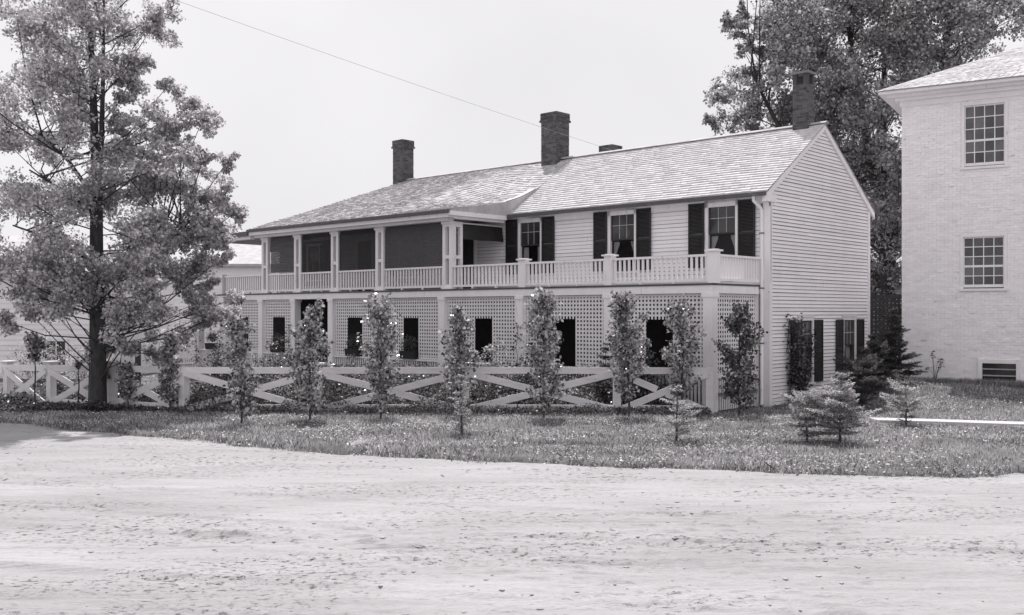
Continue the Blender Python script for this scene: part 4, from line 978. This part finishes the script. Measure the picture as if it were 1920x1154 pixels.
simple_house('cottage', 'white clapboard cottage with porch columns half hidden behind the big left tree', -26, -15.2, 38, 7, -.3, 3.9, 5.6, 0, [(8.3, 9.0, .5, 1.6), (2.5, 3.6, .7, 2.3)], cols_=())
simple_house('barn', 'pale barn with low grey roof seen past the left end of the upper gallery', -21, -8.5, 58, 10, -.3, 5.2, 7.4, 0, [(8, 9.2, 1.2, 2.8)])
simple_house('shed', 'small shed roof glimpsed through leaves beyond the gable', 18.2, 24, 52, 5, 0, 3.9, 5.6, 0, [(.8, 1.8, 2.4, 3.4)], wm='stone')
# white board rail beyond the fence with a dark post
t = tag(empty('hitching_rail', (-12.0, 32, GZ(-12, 32)-.2)), 'dark post with a low horizontal rail behind the narrow fence bay', 'rail')
MB().box(-.07, .07, -.07, .07, -.3, 1.75).build('post', 'dark_wall', t); MB().box(-.9, -.072, -.05, .05, .78, .9).box(.072, .9, -.05, .05, .78, .9).build('rail', 'dark_wall', t)
# end steps with handrail at the left porch end
ex, ey = UV(25.0, .3)
t = tag(empty('porch_stair', (ex, ey, 0), HRZ), 'white slatted stair rail at the far left end of the porch', 'stair')
for k in range(3): MB().box(-.35+.3*k-.6, -.05+.3*k-.6, 0, 1.6, -.1, .15+.15*k).build('step', 'porch_floor', t)
for y_ in (-.05, 1.65):
    MB().bar((-1.1, y_, .75), (.9, y_, 1.35), .06, .06).build('handrail', 'trim_paint', t)
    for k in range(12): MB().box(-1.0+.16*k, -.96+.16*k, y_-.02, y_+.02, -.05, .75+.3*(.1+.16*k)).build('baluster', 'trim_paint', t)
# the light walk across the right lawn
mb = MB(); pts = [(7.9, 22.0), (9.0, 21.8), (10.5, 21.3), (12.5, 20.6), (15, 19.8)]
for k in range(len(pts)-1):
    (a_, b_), (c, d) = pts[k], pts[k+1]; mb.hexa([(a_, b_-.45, GZ(a_, b_)-.1), (c, d-.45, GZ(c, d)-.1), (c, d+.1, GZ(c, d)-.1), (a_, b_+.1, GZ(a_, b_)-.1), (a_, b_-.45, GZ(a_, b_)+.07), (c, d-.45, GZ(c, d)+.07), (c, d+.1, GZ(c, d)+.07), (a_, b_+.1, GZ(a_, b_)+.07)])
tag(mb.build('path', 'concrete'), kind='structure')

# ------------------------------------------------------------------ grass, weeds, clods
def in_house(X, Y):
    dx, dy = X-OX, Y-OY; u = -(.7313)*dx+.68206*dy; v = .68206*dx+.7313*dy
    return (u > -.2) & (u < 24) & (v > -.1) & (v < 9)
def blades(n, x0, x1, ymax, h, wd, dens=None):
    X = rng.uniform(x0, x1, n); E_ = edge_y(X); Y = E_-.05+(ymax-E_)*rng.random(n)**1.15
    k = ~in_house(X, Y)
    k &= ~((Y > np.interp(X, [7.9, 9, 10.5, 12.5, 15], [21.55, 21.35, 20.85, 20.15, 19.35])) & (Y < np.interp(X, [7.9, 9, 10.5, 12.5, 15], [22.25, 22.05, 21.55, 20.85, 20.05])) & (X > 7.9))
    k &= rng.random(n) < .35+.9*sst(.3, .65, vnoise(X*.9, Y*.9, 12))
    X, Y = X[k], Y[k]; n = len(X); Z = lawn_z(X, Y)-.005
    hh = h*(.45+1.0*rng.random(n))*(1+1.3*np.exp(-(Y-edge_y(X))/.3)*vnoise(X*2.5, Y*0, 27)); a = rng.uniform(0, 6.283, n); ln = rng.normal(0, .45, (n, 2))*hh[:, None]
    s = np.stack([np.cos(a), np.sin(a), 0*a], 1)*(wd*(.6+.8*rng.random(n)))[:, None]; B = np.stack([X, Y, Z], 1)
    M_ = B+np.stack([ln[:, 0]*.35, ln[:, 1]*.35, hh*.6], 1); T_ = B+np.stack([ln[:, 0], ln[:, 1], hh], 1)
    V_ = np.stack([B-s, B+s, M_+s*.8, T_, M_-s*.8], 1).reshape(-1, 3); return V_, np.arange(n*5).reshape(n, 5), rng.random(n)
V_, F_, T_ = blades(230000, -16, 13, 31, .062, .0055); tag(link('lawn_grass', mesh_np('grass', V_, F_, 'grass', T_*(.45+.75*vnoise(V_[::5, 0]*.8, V_[::5, 1]*1.4, 28)))), 'short rough lawn grass between road and fence', 'grass', kind='stuff')
n = 110000; X = rng.uniform(-15, 13, n); E_ = edge_y(X); Y = E_+(29-E_)*rng.random(n)**1.2; k = (~in_house(X, Y)) & ((.6*vnoise(X*.9, Y*1.3, 20)+.4*vnoise(X*4, Y*5, 26)) > .40+.3*rng.random(n)); X, Y = X[k], Y[k]
P = np.stack([X, Y, lawn_z(X, Y)+.02+.03*rng.random(len(X))], 1)
V_, F_, T_ = leaves(P, .038, aspect=.9, up=.8); tag(link('clover', mesh_np('clover', V_, F_, 'grass', .15+.8*T_**2)), 'clover leaves scattered through the lawn', 'clover', kind='stuff')
# weeds along the fence foot
n = 32000; t_ = rng.random(n); X = np.interp(t_, np.linspace(0, 1, 8), [4.6, 2.5, -1.1, -4.67, -7.9, -10.1, -12.1, -15]); Y = np.interp(t_, np.linspace(0, 1, 8), [23.5, 23.7, 23.8, 23.9, 23.9, 25.1, 26.1, 27.8])+rng.normal(0, .28, n)
H_ = (.36*sst(.3, .75, vnoise(X*1.3, X*0, 21))+.16)*(1-.75*sst(-7.5, -9, X)); P = np.stack([X, Y, ground_z(X, Y)+H_*rng.random(n)**1.3], 1)
V_, F_, T_ = leaves(P, .07, aspect=.4, up=.0); tag(link('fence_weeds', mesh_np('weeds', V_, F_, 'leaf_dark', T_)), 'weeds growing along the foot of the fence', 'weeds', kind='stuff')
# yard ground cover between fence and porch
n = 90000; X = rng.uniform(-15, 5, n); Y = 24.05+rng.random(n)*6; k = ~in_house(X, Y); X, Y = X[k], Y[k]
P = np.stack([X, Y, ground_z(X, Y)+rng.random(len(X))*(.22+.80*sst(.25, .75, vnoise(X*.8, Y*.8, 23)))*(1-.6*sst(-7, -9, X))], 1)
V_, F_, T_ = leaves(P, .085, aspect=.45, up=.1); T_ = T_**2.2*(.10+.70*vnoise(P[:, 0]*1.2, P[:, 1]*1.2, 25)); tag(link('garden_ground_cover', mesh_np('cover', V_, F_, 'leaf_glossy', T_)), 'low leafy ground cover in the yard before the porch', 'ground cover', kind='stuff')
# long grass along the gable and the brick wall foot
n = 9000; t_ = rng.random(n); X = 11.2+.857*t_*5; Y = 28.9-.515*t_*5-rng.random(n)*1.1; B = np.stack([X, Y, ground_z(X, Y)], 1); hh = .07+.12*rng.random(n)
a = rng.uniform(0, 6.283, n); s = np.stack([np.cos(a), np.sin(a), 0*a], 1)*.006; T3 = B+np.stack([rng.normal(0, .06, n), rng.normal(0, .06, n), hh], 1)
V_ = np.stack([B-s, B+s, T3], 1).reshape(-1, 3); tag(link('long_grass', mesh_np('long_grass', V_, np.arange(n*3).reshape(n, 3), 'grass', rng.random(n)*.5)), 'long uncut grass at the foot of the brick wall', 'grass', kind='stuff')
# dry tuft at the road edge
n = 120; tx, ty = rng.normal(-2.8, .07, n), rng.normal(18.0, .05, n); B = np.stack([tx, ty, lawn_z(tx, ty)+.01], 1); T3 = B+np.stack([rng.normal(.14, .16, n), rng.normal(-.02, .06, n), .04+.15*rng.random(n)], 1); a = rng.uniform(0, 6.28, n); s = np.stack([np.cos(a), np.sin(a), 0*a], 1)*.005
tag(link('dry_grass_tuft', mesh_np('tuft', np.stack([B-s, B+s, T3], 1).reshape(-1, 3), np.arange(n*3).reshape(n, 3), 'straw', rng.random(n))), 'pale tuft of dry grass at the lawn edge beside the road', 'grass')
# clods and pebbles on the road
n = 7000; X = rng.uniform(-12, 12, n); Y = 6.5+12*rng.random(n)**1.1; Tt = Y+.13*X; k = (vnoise(X*.28, Tt*.55, 4)+.30*vnoise(X*1.5, Tt*3, 14)+rng.normal(0, .06, n) > .68) | (rng.random(n) < .035); k &= Y < edge_y(X)-.1; X, Y = X[k], Y[k]; n = len(X)
r = .005+.022*rng.random(n)**4; base = np.stack([X, Y, road_z(X, Y)+r*.2], 1)
octa = np.array([(1, 0, 0), (0, 1, 0), (-1, 0, 0), (0, -1, 0), (0, 0, .75), (0, 0, -.6)]); of = np.array([(0, 1, 4), (1, 2, 4), (2, 3, 4), (3, 0, 4), (1, 0, 5), (2, 1, 5), (3, 2, 5), (0, 3, 5)])
V_ = (base[:, None]+octa[None]*r[:, None, None]*(1+.35*rng.normal(size=(n, 6, 1)))*np.array([1.3, 1, .6])).reshape(-1, 3); F_ = (np.arange(n)[:, None, None]*6+of[None]).reshape(-1, 3)
tag(link('road_clods', mesh_np('clods', V_, F_, 'stone', smooth=True)), 'small clods and pebbles strewn over the dirt road', 'pebbles', kind='stuff')
